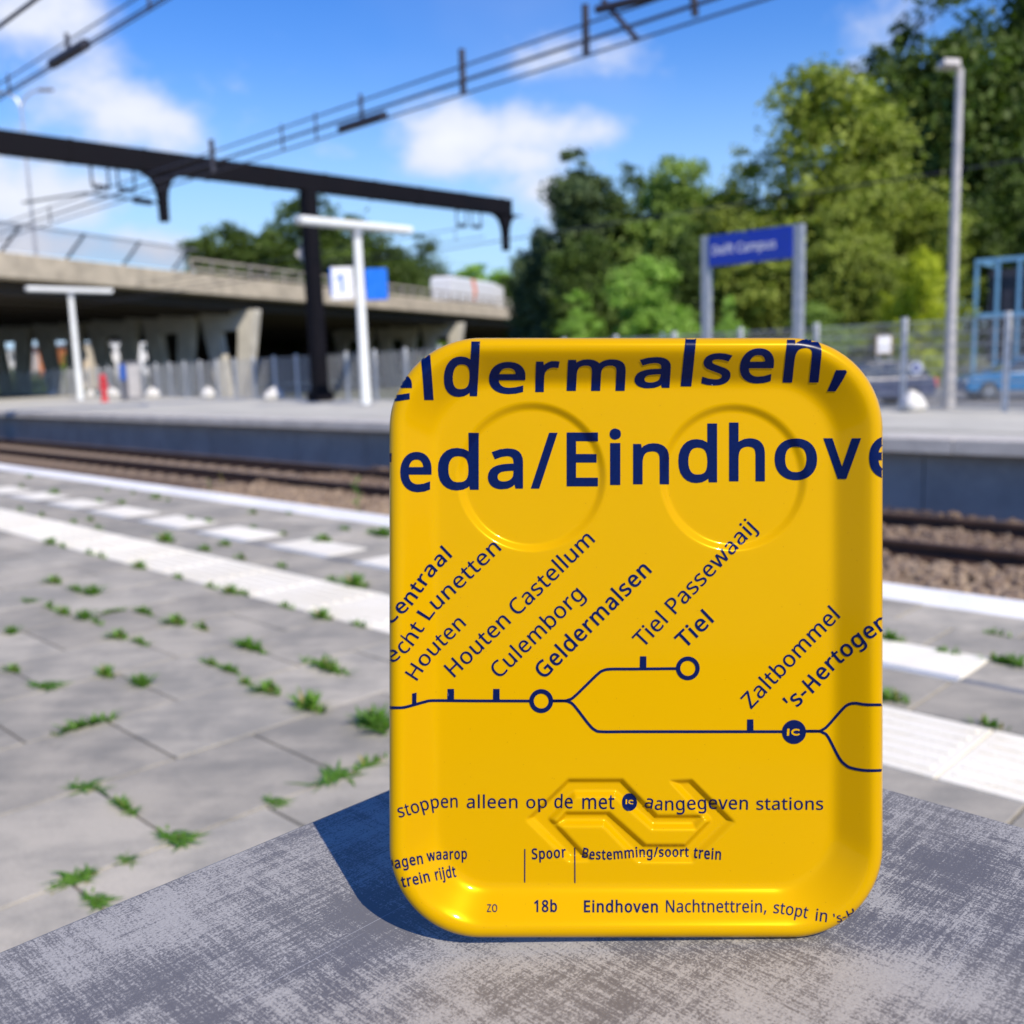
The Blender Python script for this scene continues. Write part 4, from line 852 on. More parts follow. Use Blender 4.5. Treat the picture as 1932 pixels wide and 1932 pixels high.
def glyph(ch, bold):
    out = []
    for c in GL[ch][1:]:
        p = np.array(c, float).reshape(-1, 2)
        keep = [i for i in range(len(p)) if np.hypot(*(p[i]-p[i-1])) > 1.0]; p = p[keep]
        if bold:
            d1 = p-np.roll(p, 1, 0); d2 = np.roll(p, -1, 0)-p
            n1 = np.stack([-d1[:, 1], d1[:, 0]], 1)/np.hypot(*d1.T)[:, None]; n2 = np.stack([-d2[:, 1], d2[:, 0]], 1)/np.hypot(*d2.T)[:, None]
            mm = n1+n2; ln = (mm*mm).sum(1); mm = mm*(2/np.maximum(ln, .9))[:, None]*.5*1.0
            p = p+mm*bold
        out.append(p)
    return out
def subdiv(c, g):
    o = []
    for i in range(len(c)):
        a, b = c[i], c[(i+1) % len(c)]; n = max(1, int(math.ceil(np.hypot(*(b-a))/g)))
        for j in range(n): o.append(a+(b-a)*j/n)
    return np.array(o)
def fill(cons, g=7.0):
    """triangulate contours (drawing units) by non-zero winding, with a grid inside so the print follows the relief"""
    cons = [subdiv(c, g) for c in cons if len(c) > 2]; vs = np.concatenate(cons); ed = []; k = 0
    for c in cons: n = len(c); ed += [(k+i, k+(i+1) % n) for i in range(n)]; k += n
    mn, mx_ = vs.min(0), vs.max(0); ex = []
    gx = np.arange(mn[0]+g/2, mx_[0], g); gy = np.arange(mn[1]+g/2, mx_[1], g)
    if len(gx)*len(gy): ex = [Vector((a, b)) for a in gx for b in gy]
    res = geometry.delaunay_2d_cdt([Vector((float(a), float(b))) for a, b in vs]+ex, ed, [], 0, 1e-4)
    v = np.array([q_[:] for q_ in res[0]]); f = np.array([t for t in res[2]]); ce = v[f].mean(1); wn = np.zeros(len(ce))
    for c in cons:
        a = c; b = np.roll(c, -1, 0)
        for i in range(len(a)):
            x1, y1 = a[i]; x2, y2 = b[i]; up_ = (y1 <= ce[:, 1]) & (y2 > ce[:, 1]); dn_ = (y1 > ce[:, 1]) & (y2 <= ce[:, 1])
            if not (up_.any() or dn_.any()): continue
            sd = (x2-x1)*(ce[:, 1]-y1)-(ce[:, 0]-x1)*(y2-y1); wn += (up_ & (sd > 0)); wn -= (dn_ & (sd < 0))
    return v, f[np.abs(wn) > .5]
def place(px, lift=.55):
    x, y = px[:, 0].copy(), px[:, 1].copy(); 
    for _ in range(5):
        ee = e_of(x, y); bad = ee < 1.2
        h = height(x, y, np.maximum(ee, 1.2)); s_ = 1-h*K/TD; x, y = 966+(px[:, 0]-966)*s_, 966+(px[:, 1]-966)*s_
    ee = e_of(x, y); bad = ee < 1.0
    h = height(x, y, np.maximum(ee, 1.0)); d = 1.5
    gx = (height(x+d, y)-height(x-d, y))/(2*d); gy = (height(x, y+d)-height(x, y-d))/(2*d)
    ln = np.sqrt(1+gx*gx+gy*gy); n = np.stack([-gx/ln, -gy/ln, 1/ln], 1)*lift
    return t3(x+n[:, 0], y+n[:, 1], h+n[:, 2]), bad
INK = []
def ink_object(name, pieces, mat='ink', lift=.9, parent=None, g=5.5):
    Vs = []; Fs = []; k = 0
    for cons in pieces:
        v, f = fill(cons, g)
        if not len(f): continue
        p, bad = place(v, lift); f = f[~bad[f].any(1)]; Vs.append(p); Fs.append(f+k); k += len(p)
    V = np.concatenate(Vs); F = np.concatenate(Fs)
    # wind every face towards the viewer
    a, b, c = V[F[:, 0]], V[F[:, 1]], V[F[:, 2]]; fl_ = (np.cross(b-a, c-a)@(-fw)) < 0; F[fl_] = F[fl_][:, ::-1]
    me = bpy.data.meshes.new(name); me.from_pydata((V-tray_loc).tolist(), [], F.tolist()); me.polygons.foreach_set('use_smooth', [True]*len(me.polygons))
    return link(name, me, M[mat], parent or tray)
ZOOM = {'A': (950, 820, 2.972), 'B': (1580, 820, 2.972), 'C': (950, 1260, 2.972), 'D': (1580, 1260, 2.76), 'E': (950, 1900, 2.972), 'F': (1500, 1900, 2.6466)}
def z2(k, pts):
    ox, oy, s = ZOOM[k]; p = np.array(pts, float).reshape(-1, 2); return (p/s+np.array([ox, oy]))*.75469
def boxed(k, ch, x0, y0, x1, y1, slant=0.0, bold=30):
    """one letter fitted to the box it fills on the tray; slant = sideways shift of its top"""
    g = glyph(ch, bold); al = np.concatenate(g); mn, mx_ = al.min(0), al.max(0); out = []
    wd = x1-x0-abs(slant); xs = x0+(0 if slant >= 0 else -slant)
    for c in g: u = (c-mn)/(mx_-mn); out.append(z2(k, np.stack([xs+u[:, 0]*wd+slant*u[:, 1], y1+(y0-y1)*u[:, 1]], 1)))
    return out
def along(k, text, path, xh, bold=0, tail=0.0, fit=True):
    p = z2(k, path) if k else np.array(path, float); L_ = np.concatenate([[0], np.cumsum(np.hypot(*(p[1:]-p[:-1]).T))])
    tot = L_[-1]; d = np.linspace(-.3*tot, 1.3*tot, 801)
    def ext(c): 
        v = np.interp(d, L_, c); s0 = (c[1]-c[0])/(L_[1]-L_[0]); s1 = (c[-1]-c[-2])/(L_[-1]-L_[-2]); v = np.where(d < 0, c[0]+s0*d, v); return np.where(d > tot, c[-1]+s1*(d-tot), v)
    X, Y = ext(p[:, 0]), ext(p[:, 1]); kk = np.exp(-.5*(np.arange(-40, 41)/14.)**2); kk /= kk.sum()
    if len(p) > 2: X = np.convolve(np.pad(X, 40, mode='reflect', reflect_type='odd'), kk, 'valid'); Y = np.convolve(np.pad(Y, 40, mode='reflect', reflect_type='odd'), kk, 'valid')
    DX, DY = np.gradient(X, d), np.gradient(Y, d)
    sy = xh/430.; sp = 195; adv = [sp if ch == ' ' else GL[ch][0]+bold*1.25 for ch in text]; sx = tot/(sum(adv)-(40+bold*.3)) if fit else sy
    pos = -25.0; out = []
    for ch, a in zip(text, adv):
        if ch != ' ':
            cs = []
            for c in glyph(ch, bold):
                u = (pos+c[:, 0]+bold*.62)*sx; v = c[:, 1]*sy; bx, by = np.interp(u, d, X), np.interp(u, d, Y); tx, ty = np.interp(u, d, DX), np.interp(u, d, DY); n = np.hypot(tx, ty)
                cs.append(np.stack([bx+ty/n*v, by-tx/n*v], 1))
            out.append(cs)
        pos += a
    return out
def stroke(pts, w_):
    p = np.array(pts, float); d = np.gradient(p, axis=0); n = np.stack([-d[:, 1], d[:, 0]], 1)/np.hypot(*d.T)[:, None]*w_/2
    return [np.concatenate([p+n, (p-n)[::-1]])]
def smooth(pts, n=10):
    p = np.array(pts, float); q_ = np.concatenate([[2*p[0]-p[1]], p, [2*p[-1]-p[-2]]]); o = []
    for i in range(1, len(q_)-2):
        for j in range(n):
            t = j/n; a, b, c, d = q_[i-1:i+3]; o.append(.5*((2*b)+(c-a)*t+(2*a-5*b+4*c-d)*t*t+(3*b-a-3*c+d)*t**3))
    o.append(p[-1]); return np.array(o)
def ring(c, r1, r0=None, n=40):
    a = np.linspace(0, 2*math.pi, n, endpoint=False); c = np.array(c); o = [np.stack([c[0]+r1*np.cos(a), c[1]+r1*np.sin(a)], 1)]
    if r0: o.append(np.stack([c[0]+r0*np.cos(-a), c[1]+r0*np.sin(-a)], 1))
    return o
HB = 34
head1 = [boxed('A', 'e', -130, 318, 238, 545, 0, HB), boxed('A', 'l', 305, 203, 397, 534, -22, HB), boxed('A', 'd', 466, 102, 744, 512, 22, HB), boxed('A', 'e', 806, 250, 1084, 491, 8, HB), boxed('A', 'r', 1153, 244, 1335, 476, 6, HB), boxed('A', 'm', 1386, 231, 1830, 467, 12, HB),
         boxed('B', 'a', 14, 214, 294, 448, 16, HB), boxed('B', 'l', 361, 66, 479, 433, 38, HB), boxed('B', 's', 513, 185, 750, 426, 26, HB), boxed('B', 'e', 789, 150, 1066, 411, 26, HB), boxed('B', 'n', 1119, 85, 1420, 404, 34, HB), boxed('B', ',', 1450, 312, 1600, 470, 30, HB)]
ink_object('headline_lettering', head1, g=3.5)
head2 = [boxed('A', 'r', -70, 905, 90, 1180, 0, HB), boxed('A', 'e', 150, 920, 382, 1220, 0, HB), boxed('A', 'd', 430, 778, 734, 1207, 0, HB), boxed('A', 'a', 801, 894, 1063, 1198, 0, HB), boxed('A', '/', 1120, 778, 1320, 1193, 0, HB), boxed('A', 'E', 1387, 776, 1620, 1176, 0, HB), boxed('A', 'i', 1706, 746, 1790, 1166, 0, HB),
         boxed('B', 'n', 8, 856, 275, 1161, 0, HB), boxed('B', 'd', 344, 709, 632, 1152, 0, HB), boxed('B', 'h', 721, 702, 987, 1139, 0, HB), boxed('B', 'o', 1059, 820, 1375, 1131, 0, HB), boxed('B', 'v', 1420, 819, 1704, 1121, 0, HB), boxed('B', 'e', 1763, 805, 2010, 1120, 0, HB)]
head2[0] = [z2('A', [(40, 930), (89, 930), (86, 998), (40, 998)])]
ink_object('headline_lettering', head2, g=3.5)
SB_ = 30
for args in [('C', 'Centraal', [(68, 905), (165, 818), (232, 762), (298, 668), (350, 592), (420, 500), (545, 380)], 27*.75, SB_), ('C', 'echt Lunetten', [(88, 1190), (190, 1112), (250, 1055), (302, 966), (346, 903), (383, 832), (640, 590), (912, 330)], 29*.75, 13), ('C', 'Houten', [(268, 1323), (345, 1205), (440, 1095), (650, 890)], 28*.75, 13),
             ('C', 'Houten Castellum', [(545, 1297), (1608, 268)], 30*.75, 13), ('C', 'Culemborg', [(885, 1302), (1533, 677)], 30*.75, 13), ('C', 'Geldermalsen', [(1216, 1306), (2028, 494)], 30*.75, SB_),
             ('D', 'Tiel Passewaaij', [(77, 994), (868, 168)], 30*.75, 13), ('D', 'Tiel', [(365, 1000), (574, 800)], 30*.75, SB_), ('D', 'Zaltbommel', [(822, 1417), (1250, 967), (1448, 772)], 30*.75, 13),
             ('D', "'s-Hertogenb", [(1105, 1432), (1278, 1277), (1326, 1216), (1410, 1126), (1512, 1037), (1600, 962), (1705, 889), (1860, 775)], 30*.75, SB_)]:
    k, tx, pa, xh, bo = args; ink_object('station_name', along(k, tx, pa, xh, bo))
LW = 5.4
dia = [stroke(smooth(np.concatenate([z2('C', [(40, 1512), (110, 1513), (175, 1511), (250, 1492), (330, 1470), (400, 1460), (700, 1462), (1120, 1463)])])), LW)]
dia += [stroke(smooth(np.concatenate([z2('C', [(1275, 1462), (1360, 1462), (1400, 1455), (1450, 1425), (1610, 1270), (1660, 1236), (1720, 1226)]), z2('D', [(0, 1138), (310, 1135)])])), LW),
        stroke(smooth(np.concatenate([z2('C', [(1275, 1462), (1360, 1462), (1400, 1468), (1445, 1500), (1550, 1635), (1595, 1677), (1650, 1691)]), z2('D', [(0, 1570), (600, 1570), (1045, 1570)])])), LW),
        stroke(smooth(z2('D', [(1190, 1567), (1285, 1567), (1315, 1556), (1350, 1530), (1450, 1420), (1490, 1385), (1540, 1374), (1620, 1384), (1760, 1385)])), LW), stroke(smooth(z2('D', [(1190, 1567), (1285, 1567), (1315, 1576), (1352, 1606), (1430, 1750), (1475, 1800), (1520, 1822), (1620, 1838), (1760, 1836)])), LW)]
ink_object('route_line', dia)
for k, pts in (('C', [(236, 1408), (270, 1400), (268, 1492), (236, 1500)]), ('C', [(502, 1373), (551, 1373), (551, 1462), (500, 1462)]), ('C', [(841, 1373), (889, 1373), (889, 1463), (839, 1463)]), ('D', [(55, 1050), (99, 1050), (99, 1136), (53, 1136)]), ('D', [(794, 1485), (837, 1485), (838, 1570), (793, 1570)])):
    ink_object('stop_mark', [[z2(k, pts)]], lift=1.1)
ink_object('interchange_ring', [ring(z2('C', [(1198, 1463)])[0], 89*.254, 55*.254)], lift=1.2)
ink_object('interchange_ring', [ring(z2('D', [(385, 1133)])[0], 82*.2735, 52*.2735)], lift=1.2)
ic = ink_object('intercity_disc', [ring(z2('D', [(1117, 1572)])[0], 83*.2735)], lift=1.2)
def ic_mark(k, c, w_, h_):
    c = z2(k, [c])[0]; sl_ = .22*h_
    I = np.array([(-.62, -.5), (-.40, -.5), (-.36, .5), (-.58, .5)])*np.array([w_/2, h_]); I[:, 0] += np.array([-sl_, -sl_, sl_, sl_])*-.3
    th = np.linspace(R(40), R(320), 22); Ca = np.stack([.30+.36*np.cos(th)*1.35, .5*np.sin(th)], 1); Ci = np.stack([.34+.22*np.cos(th[::-1])*1.5, .26*np.sin(th[::-1])], 1)
    Cp = np.concatenate([Ca, Ci])*np.array([w_/2, h_]); return [[I+c], [Cp+c]]
ink_object('intercity_letters', ic_mark('D', (1110, 1573), 38, 13), 'tray', 1.8, ic)
foot = along('E', 'stoppen', [(140, 428), (215, 410), (255, 396), (310, 380), (365, 364), (430, 354), (585, 351)], 18, 16)+along('E', 'alleen', [(642, 356), (1030, 356)], 18, 16)+along('E', 'op', [(1085, 358), (1245, 352)], 17, 16)+along('E', 'de', [(1292, 356), (1436, 358)], 19, 16)+along('E', 'met', [(1496, 362), (1742, 362)], 20, 16)
foot += along('F', 'aangegeven', [(290, 310), (345, 322), (400, 332), (500, 331), (640, 326), (760, 322), (985, 327)], 18, 16)+along('F', 'stations', [(1032, 328), (1479, 328)], 17, 16)+along('E', 's', [(30, 418), (76, 414)], 17, 16)
ink_object('footnote_lettering', foot)
ic2 = ink_object('intercity_disc', [[z2('E', [(1853+57*math.cos(a), 312+67*math.sin(a)) for a in np.linspace(0, 6.283, 30, endpoint=False)])]], lift=1.2)
ink_object('intercity_letters', ic_mark('E', (1850, 312), 24, 9.5), 'tray', 1.8, ic2)
CB = 42
ink_object('column_heading', along('E', 'Dagen', [(48, 812), (105, 806), (185, 792), (245, 780), (325, 768)], 15, CB)+along('E', 'waarop', [(353, 752), (440, 738), (650, 732)], 14.5, CB))
ink_object('column_heading', along('E', 'e', [(95, 934), (130, 930)], 14, CB)+along('E', 'trein', [(168, 944), (235, 930), (300, 917), (378, 898)], 15, CB)+along('E', 'rijdt', [(412, 894), (480, 880), (568, 866)], 15.5, CB))
ink_object('column_heading', along('E', 'Spoor', [(1127, 735), (1260, 730), (1382, 720)], 14.5, CB))
pA = z2('E', [(1493, 722), (1560, 735), (1700, 738)]); pB = z2('F', [(240, 642), (420, 640), (587, 640)]); ink_object('column_heading', along(None, 'Bestemming/soort', np.concatenate([pA, pB]), 14, CB)+along('F', 'trein', [(618, 646), (700, 652), (803, 658)], 15, CB))
for a, b in (((1076, 660), (1075, 910)), ((1447, 650), (1448, 914))): ink_object('column_rule', [stroke(z2('E', [a, ((a[0]+b[0])/2, (a[1]+b[1])/2), b]), 2.3)])
ink_object('timetable_entry', along('E', 'zo', [(794, 1130), (874, 1130)], 14.5, 5)); ink_object('timetable_entry', along('E', '18b', [(1140, 1128), (1318, 1128)], 16, CB))
pA = z2('E', [(1508, 1130)]); pB = z2('F', [(388, 1008)]); ink_object('timetable_entry', along(None, 'Eindhoven', np.concatenate([pA, pB]), 16, CB))
ink_object('timetable_entry', along('F', 'Nachtnettrein,', [(430, 1008), (760, 1008), (1105, 1009)], 17, 16)+along('F', 'stopt', [(1143, 1012), (1240, 1024), (1370, 1048)], 16.5, 15)+along('F', 'in', [(1420, 1062), (1505, 1072)], 16.5, 15)+along('F', "'s-H", [(1545, 1074), (1600, 1068), (1700, 1030)], 12, 16))

# station name sign lettering
bd, half, zt, zb2 = NAME_SIGN
def flat_text(text, height_, bold=0):
    x = 0; out = []
    for ch in text:
        if ch == ' ': x += 200; continue
        out.append([np.stack([c[:, 0]+x, c[:, 1]], 1)*height_/573 for c in glyph(ch, bold)]); x += GL[ch][0]+bold*1.3
    return out, x*height_/573
tx, wd_ = flat_text('Delft Campus', .21, 18); m = MB(); kf = 2*half*.70/wd_
for cons in tx:
    v, f = fill([c*1000 for c in cons], 60); v = v/1000
    m.add([P(half*.82-a*kf, -.083, (zt+zb2)/2-.07+b*min(1, kf*1.15)) for a, b in v], [tuple(t_) for t_ in f])
m.build('lettering', M['white_print'], bd)
tx, wd_ = flat_text('1', .46, 20); m = MB()
for cons in tx:
    v, f = fill([c*1000 for c in cons], 60); v = v/1000; m.add([(a-wd_/2, -.052, b-.23) for a, b in v], [tuple(t_) for t_ in f])
m.build('digit', M['panel_blue'], s1_)

# ------------------------------------------------------------------ the table
fz = (HC-ZT)/.2345
S1, T1 = .4225*fz, .5015*fz
tb = thing('table', 'outdoor table with a grey scratched laminate top and rounded corner', 'table', P(.05, .12, 0)); tl_ = np.array(tb.location)
q = NT('scratched_laminate'); mpn = q.node('ShaderNodeMapping'); mpn.inputs['Rotation'].default_value = (0, 0, -AZ); q.l.new(q.co.outputs['Object'], mpn.inputs[0]); vv = mpn.outputs[0]
patch = q.noise(9, 5, .62, vv); patch2 = q.noise(5, 3, .5, vv); s1n = q.noise(1, 5, .62, vv, stretch=(52, 1100, 20)); s2n = q.noise(1, 5, .62, vv, stretch=(1050, 56, 20)); s3n = q.noise(1, 3, .6, vv, stretch=(10, 210, 20)); s4n = q.noise(1, 3, .6, vv, stretch=(190, 11, 20)); gr = q.noise(700, 5, .7, vv, dist=.6)
wA = q.ramp(patch2, .42, .58)
hat = q.math('ADD', q.math('MULTIPLY', s1n, q.ramp(patch2, .38, .60, .2, .75)), q.math('MULTIPLY', s2n, q.ramp(patch2, .38, .60, .75, .2)))
hat2 = q.math('MULTIPLY', q.math('ADD', s3n, s4n), .26)
val = q.math('ADD', q.math('ADD', q.math('MULTIPLY', hat, .74), hat2), q.math('ADD', q.math('MULTIPLY', gr, .80), q.math('MULTIPLY', patch, .74)))
fac = q.ramp(val, 1.32, 1.48)
tone = q.noise(3.0, 2, .5, vv)
dark = q.mix(q.ramp(tone, .4, .6), (.118, .114, .120), (.146, .140, .136)); light = q.mix(q.ramp(gr, .3, .7), (.285, .275, .262), (.385, .372, .35))
c = q.mix(fac, dark, light)
scr_ = q.noise(1, 2, .5, vv, stretch=(4, 900, 9), rot=(0, 0, .5)); c = q.mix(q.ramp(scr_, .73, .77, 0, .55), c, (.55, .55, .56))
q.set(Base_Color=c, Roughness=q.ramp(val, 1.2, 1.5, .42, .58)); q.b.inputs['Specular IOR Level'].default_value = .38; q.bump(val, .12, .0008); M['laminate'] = q.m
M['table_edge'] = pm('table_edge', (.05, .05, .055), .5, .2, 30)
def rrect(s0, s1, t0, t1, r, n=10):
    o = []
    for (a, b, q0) in ((s1-r, t1-r, 0), (s0+r, t1-r, 90), (s0+r, t0+r, 180), (s1-r, t0+r, 270)):
        for i in range(n+1): g_ = R(q0+90*i/n); o.append((a+r*math.cos(g_), b+r*math.sin(g_)))
    return o
m = MB(); po_ = rrect(-.50, S1, -.42, T1, .05); n = len(po_); rings = []
for ins, z in ((.006, ZT-.024), (0, ZT-.018), (0, ZT-.006), (.0018, ZT-.0018), (.006, ZT)):
    pr_ = rrect(-.50+ins, S1-ins, -.42+ins, T1-ins, .05-ins); rings += [P(a, b, z)-tl_ for a, b in pr_]
m.add(rings, [tuple(range(n))[::-1], tuple(range(4*n, 5*n))]+[(l*n+i, l*n+(i+1) % n, (l+1)*n+(i+1) % n, (l+1)*n+i) for l in range(4) for i in range(n)]); m.build('table_top', M['laminate'], tb)
m = MB(); m.lathe([(.26, 0), (.26, .015), (.05, .03), (.045, ZT-.05), (.16, ZT-.03), (.16, ZT-.0245)], n=28); m.build('pedestal', M['black_steel'], tb)

# ------------------------------------------------------------------ weeds in the paving joints
q = NT('weed_blade'); a = q.attr('tint'); q.set(Base_Color=q.mix(q.math('GREATER_THAN', a, .93), q.mix(a, (.05, .15, .012), (.19, .36, .045)), (.36, .29, .11)), Roughness=.5); q.b.inputs['Specular IOR Level'].default_value = .3
tr = q.node('ShaderNodeBsdfTranslucent'); q.l.new(q.mix(a, (.10, .28, .02), (.26, .46, .05)), tr.inputs[0]); mx_ = q.node('ShaderNodeMixShader'); mx_.inputs[0].default_value = .35
q.l.new(q.b.outputs[0], mx_.inputs[1]); q.l.new(tr.outputs[0], mx_.inputs[2]); q.l.new(mx_.outputs[0], q.n['Material Output'].inputs[0]); M['weed'] = q.m
M['dry_weed'] = leaf_mat('dry_weed', (.20, .17, .03), (.36, .30, .06))
def tuft_mesh(n, ln, wd, h, seed, lean=1.0):
    """n blades along a joint of length ln (local x)"""
    g = random.Random(seed); m = MB()
    for i in range(n):
        x = max(-.5, min(.5, g.gauss(0, .24)))*ln; y = g.uniform(-.3, .3)*wd; hh = h*g.uniform(.35, 1.1)*(1-.45*abs(x)/(ln*.5+1e-6)); a = g.uniform(0, 6.28); out = h*lean*g.uniform(.15, 1.0); w0 = g.uniform(.0028, .0052)
        d = np.array([math.cos(a), math.sin(a), 0]); sd = np.array([-d[1], d[0], 0]); b = np.array([x, y, -.006]); vs = []
        for k, ww in ((0, .8), (.35, 1), (.7, .75), (1, .05)): c = b+d*out*k**1.6+zv*(hh*(k-.28*k*k*lean)+.003); vs += [c-sd*w0*ww, c+sd*w0*ww]
        m.tint = min(1, max(0, g.gauss(.5, .25))); m.add(vs, [(0, 1, 3, 2), (2, 3, 5, 4), (4, 5, 7, 6)])
    me = bpy.data.meshes.new('grass_tuft'); me.from_pydata(m.v, [], m.f); at = me.attributes.new('tint', 'FLOAT', 'FACE'); at.data.foreach_set('value', m.c); me.materials.append(M['weed']); return me
TV = {'round': [tuft_mesh(70, .085, .05, .058, i) for i in range(3)], 'long': [tuft_mesh(95, .17, .035, .05, 10+i) for i in range(3)], 'wisp': [tuft_mesh(22, .10, .015, .045, 20+i, .6) for i in range(3)], 'star': [tuft_mesh(44, .09, .06, .035, 30+i, 2.1) for i in range(3)]}
cnt = [0]
def weed(x, y, kind, sc_=1.0, rot=0.0, label=None, group=None):
    p = gp(x, y); s_, t_ = st(p)
    if t_ < 2.2:                               # root the tuft in the nearest joint
        k = math.floor((s_-1.94)/PS); t0 = 2.25 if k % 2 == 0 else 2.025; dt = (t0-t_) % .45; dt = dt if dt < .225 else dt-.45
        ds = (s_-1.94) % PS; ds = -ds if ds < PS/2 else PS-ds
        if abs(dt) <= abs(ds) and abs(dt) < .1: p = P(s_, t_+dt)
        elif abs(ds) < .1: p = P(s_+ds, t_)
    o = bpy.data.objects.new('grass_tuft', TV[kind][cnt[0] % 3]); COL.objects.link(o); cnt[0] += 1
    o.location = (p[0], p[1], .0); o.rotation_euler = (0, 0, math.pi/2+AZ+rot); k_ = .98 if kind == 'star' else 1.2; o.scale = (sc_*k_*1.05, sc_*k_*.9, sc_*k_); tag(o, label, 'grass tuft', group or 'weeds in the paving joints')
PERP = math.pi/2
BIG = [((475, 1222), 'long', 1.0, 0, 'largest upright grass tuft in the upper middle of the grey paving, below the cream strip'), ((616, 1262), 'long', 1.05, 0, 'long grass tuft between the cream strip and the left side of the tray'), ((574, 1340), 'round', 1.15, 0, 'broad spiky grass tuft left of the tray, level with its route line'),
       ((712, 1372), 'round', 1.35, 0, 'dark leafy tuft half hidden behind the left rim of the tray'), ((492, 1310), 'round', .9, 0, 'compact upright tuft just left of the broad spiky one'), ((456, 1292), 'round', .5, 0, 'very small tuft above the compact upright one'), ((433, 1266), 'long', .62, 0, 'narrow tuft right of the sprawling pair in mid paving'), ((398, 1253), 'long', .55, 0, 'narrow darker tuft starting the sprawling pair in mid paving'),
       ((150, 1363), 'long', .85, PERP, 'thin grass strip lying along a cross joint at the left'), ((57, 1302), 'star', 1.25, .3, 'spreading tuft near the left edge, the widest of that row'), ((8, 1270), 'round', .6, 0, 'tuft cut by the left edge below the widest row'), ((201, 1274), 'round', .8, 0, 'round tuft in the left middle, the left one of two neighbours'), ((251, 1295), 'round', .85, 0, 'round tuft in the left middle, the right one of two neighbours'),
       ((214, 1200), 'round', .85, 0, 'tuft at the head of a dark open joint in mid paving'), ((255, 1216), 'long', .6, 0, 'low grass lining the dark open joint in mid paving'), ((186, 1124), 'round', 1.05, 0, 'dense round tuft in the upper left paving'), ((101, 1100), 'round', .95, 0, 'pointed tuft at the left end of the upper left row'), ((147, 1114), 'long', .75, 0, 'straggly yellowish grass between two upper left tufts'),
       ((52, 1134), 'star', 1.0, 0, 'sprawling tuft in the far left paving below the cream strip'), ((82, 1151), 'wisp', 1.1, 0, 'thin tuft following the sprawling one at the far left'), ((106, 1161), 'round', .75, 0, 'tuft ending the sprawling row at the far left'), ((165, 1168), 'round', .9, 0, 'tuft at the corner of two slabs in the left paving'), ((183, 1176), 'wisp', .9, 0, 'low grass trailing from the slab corner tuft'), ((209, 1154), 'long', .55, PERP, 'short grass in the cross joint beside the slab corner tuft'),
       ((268, 1157), 'long', .75, 0, 'tuft leading the dotted row in the centre left paving'), ((335, 1176), 'round', .95, 0, 'tuft in the middle of the dotted row in the centre left paving'), ((383, 1188), 'wisp', 1.0, 0, 'last faint tuft of the dotted row in the centre left paving'), ((10, 1188), 'round', .7, 0, 'tuft at the left edge above a long dark joint'),
       ((160, 1487), 'star', .95, .4, 'star-shaped weed above the table edge at the left, uppermost of three'), ((234, 1525), 'long', .55, 0, 'weed in the joint below the star-shaped one'), ((330, 1583), 'star', 1.05, .1, 'flat star-shaped weed closest above the dark table edge'), ((232, 1619), 'star', .5, 0, 'tiny weed sprout near the left table edge'), ((142, 1655), 'star', .95, PERP, 'long-leaved light green weed at the lower left'), ((186, 1697), 'star', .75, 0, 'small weed touching the lower left table edge'),
       ((640, 1470), 'star', 1.35, PERP, 'spreading long-leaved weed beside the lower left of the tray'), ((705, 1445), 'wisp', .9, PERP, 'thin shoots reaching from the spreading weed to the tray'), ((521, 1517), 'star', .7, 0, 'small weed alone above the table edge, left of the tray shadow')]
for (x, y), k, s_, r_, lab in BIG: weed(x, y, k, s_, r_, lab)
FAR = [(145, 85), (110, 135), (530, 150), (770, 190), (660, 165), (490, 205), (1010, 445), (1250, 265), (1425, 265), (1595, 400), (1400, 370), (1700, 345), (600, 215), (1190, 490), (940, 290), (270, 165), (830, 200), (1030, 305), (1110, 420), (450, 300), (1250, 335)]
for i, (x, y) in enumerate(FAR): weed(x/1.9714*.7547, (1150+y/1.9714)*.7547, 'round' if i % 3 == 0 else 'wisp', .8+.25*(i % 2), 0, 'small faint grass tuft among the slabs between the cream strip and the platform edge')
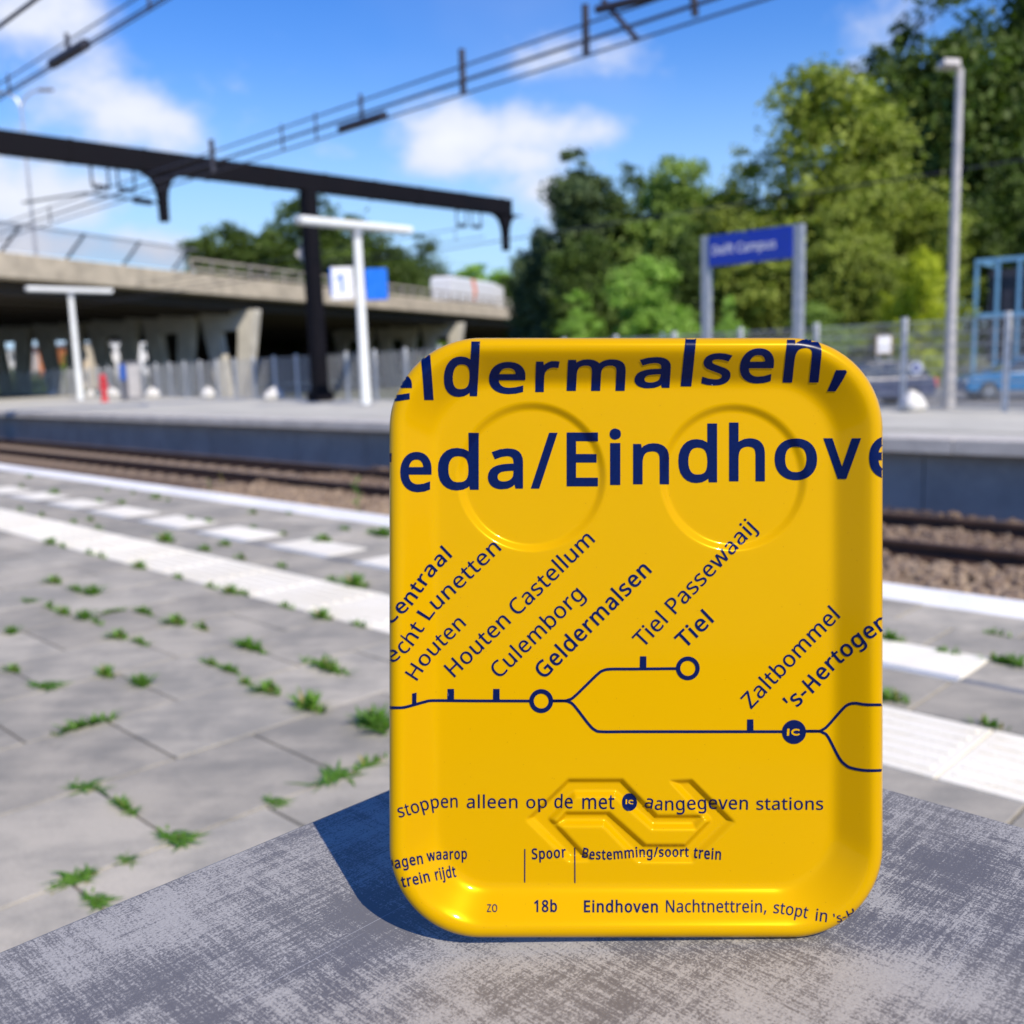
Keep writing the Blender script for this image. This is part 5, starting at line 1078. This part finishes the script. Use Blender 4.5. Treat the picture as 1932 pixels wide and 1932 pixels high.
for i, (x, y) in enumerate([(100, 247), (210, 277), (365, 308), (485, 338), (820, 400), (1390, 528), (1640, 597), (1755, 618), (1890, 372), (1830, 362)]): weed(x/1.9714*.7547, (1150+y/1.9714)*.7547, 'round' if i in (4, 7, 8) else 'wisp', 1.35 if i in (4, 7, 8) else 1.0, 0, 'grass tuft on the track side of the cream tactile strip')
for i, (x, y) in enumerate([(250, 412), (310, 428), (440, 462), (690, 532), (880, 582), (1040, 628), (1140, 655), (1200, 663), (1410, 728), (1590, 778), (1770, 820), (500, 478)]): weed(x/1.9714*.7547, (1150+y/1.9714)*.7547, 'wisp' if i % 3 else 'round', .95, 0, 'wispy grass growing along the near side of the cream tactile strip')
for i, (x, y) in enumerate([(330, 385), (700, 472), (1010, 352), (1010, 525), (1110, 545), (340, 775), (960, 945)]): weed((2100+x/2.576)*.7547, (1450+y/2.576)*.7547, 'round' if i in (0, 4, 5) else 'wisp', .8, 0, 'small grass tuft in the paving to the right of the tray')
def stalk(x, y, h, label, mat, n=12, seed=1):
    p = gp(x, y); g = random.Random(seed); o = thing('weed_plant', label, 'weed', p)
    m = MB(); m.tube([(0, 0, -.01), (.01, 0, h*.5), (-.02, .01, h)], .004, 6, .0015); m.build('stem', M[mat], o)
    m = MB()
    for i in range(n):
        z = h*(.15+.85*i/n); a = i*2.4; l = h*.22*g.uniform(.6, 1.1); d = np.array([math.cos(a), math.sin(a), .55]); s_ = np.array([-math.sin(a), math.cos(a), 0])*l*.22; b = np.array([0, 0, z]); m.tint = g.random()
        m.add([b, b+d*l*.5-s_, b+d*l, b+d*l*.5+s_], [(0, 1, 2, 3)])
    m.build('leaves', M[mat], o, col=True)
stalk(675, 966, .26, 'tall thin weed stalk standing on the white platform edge left of the tray', 'weed', 14)
stalk(418, 915, .12, 'yellowish weed growing out of the white platform edge', 'dry_weed', 12, 2)
stalk(395, 925, .10, 'small green weed on the paving beside the yellowish one', 'weed', 8, 3)

# set the origins of leftover top-level meshes and finish
bpy.context.view_layer.update()
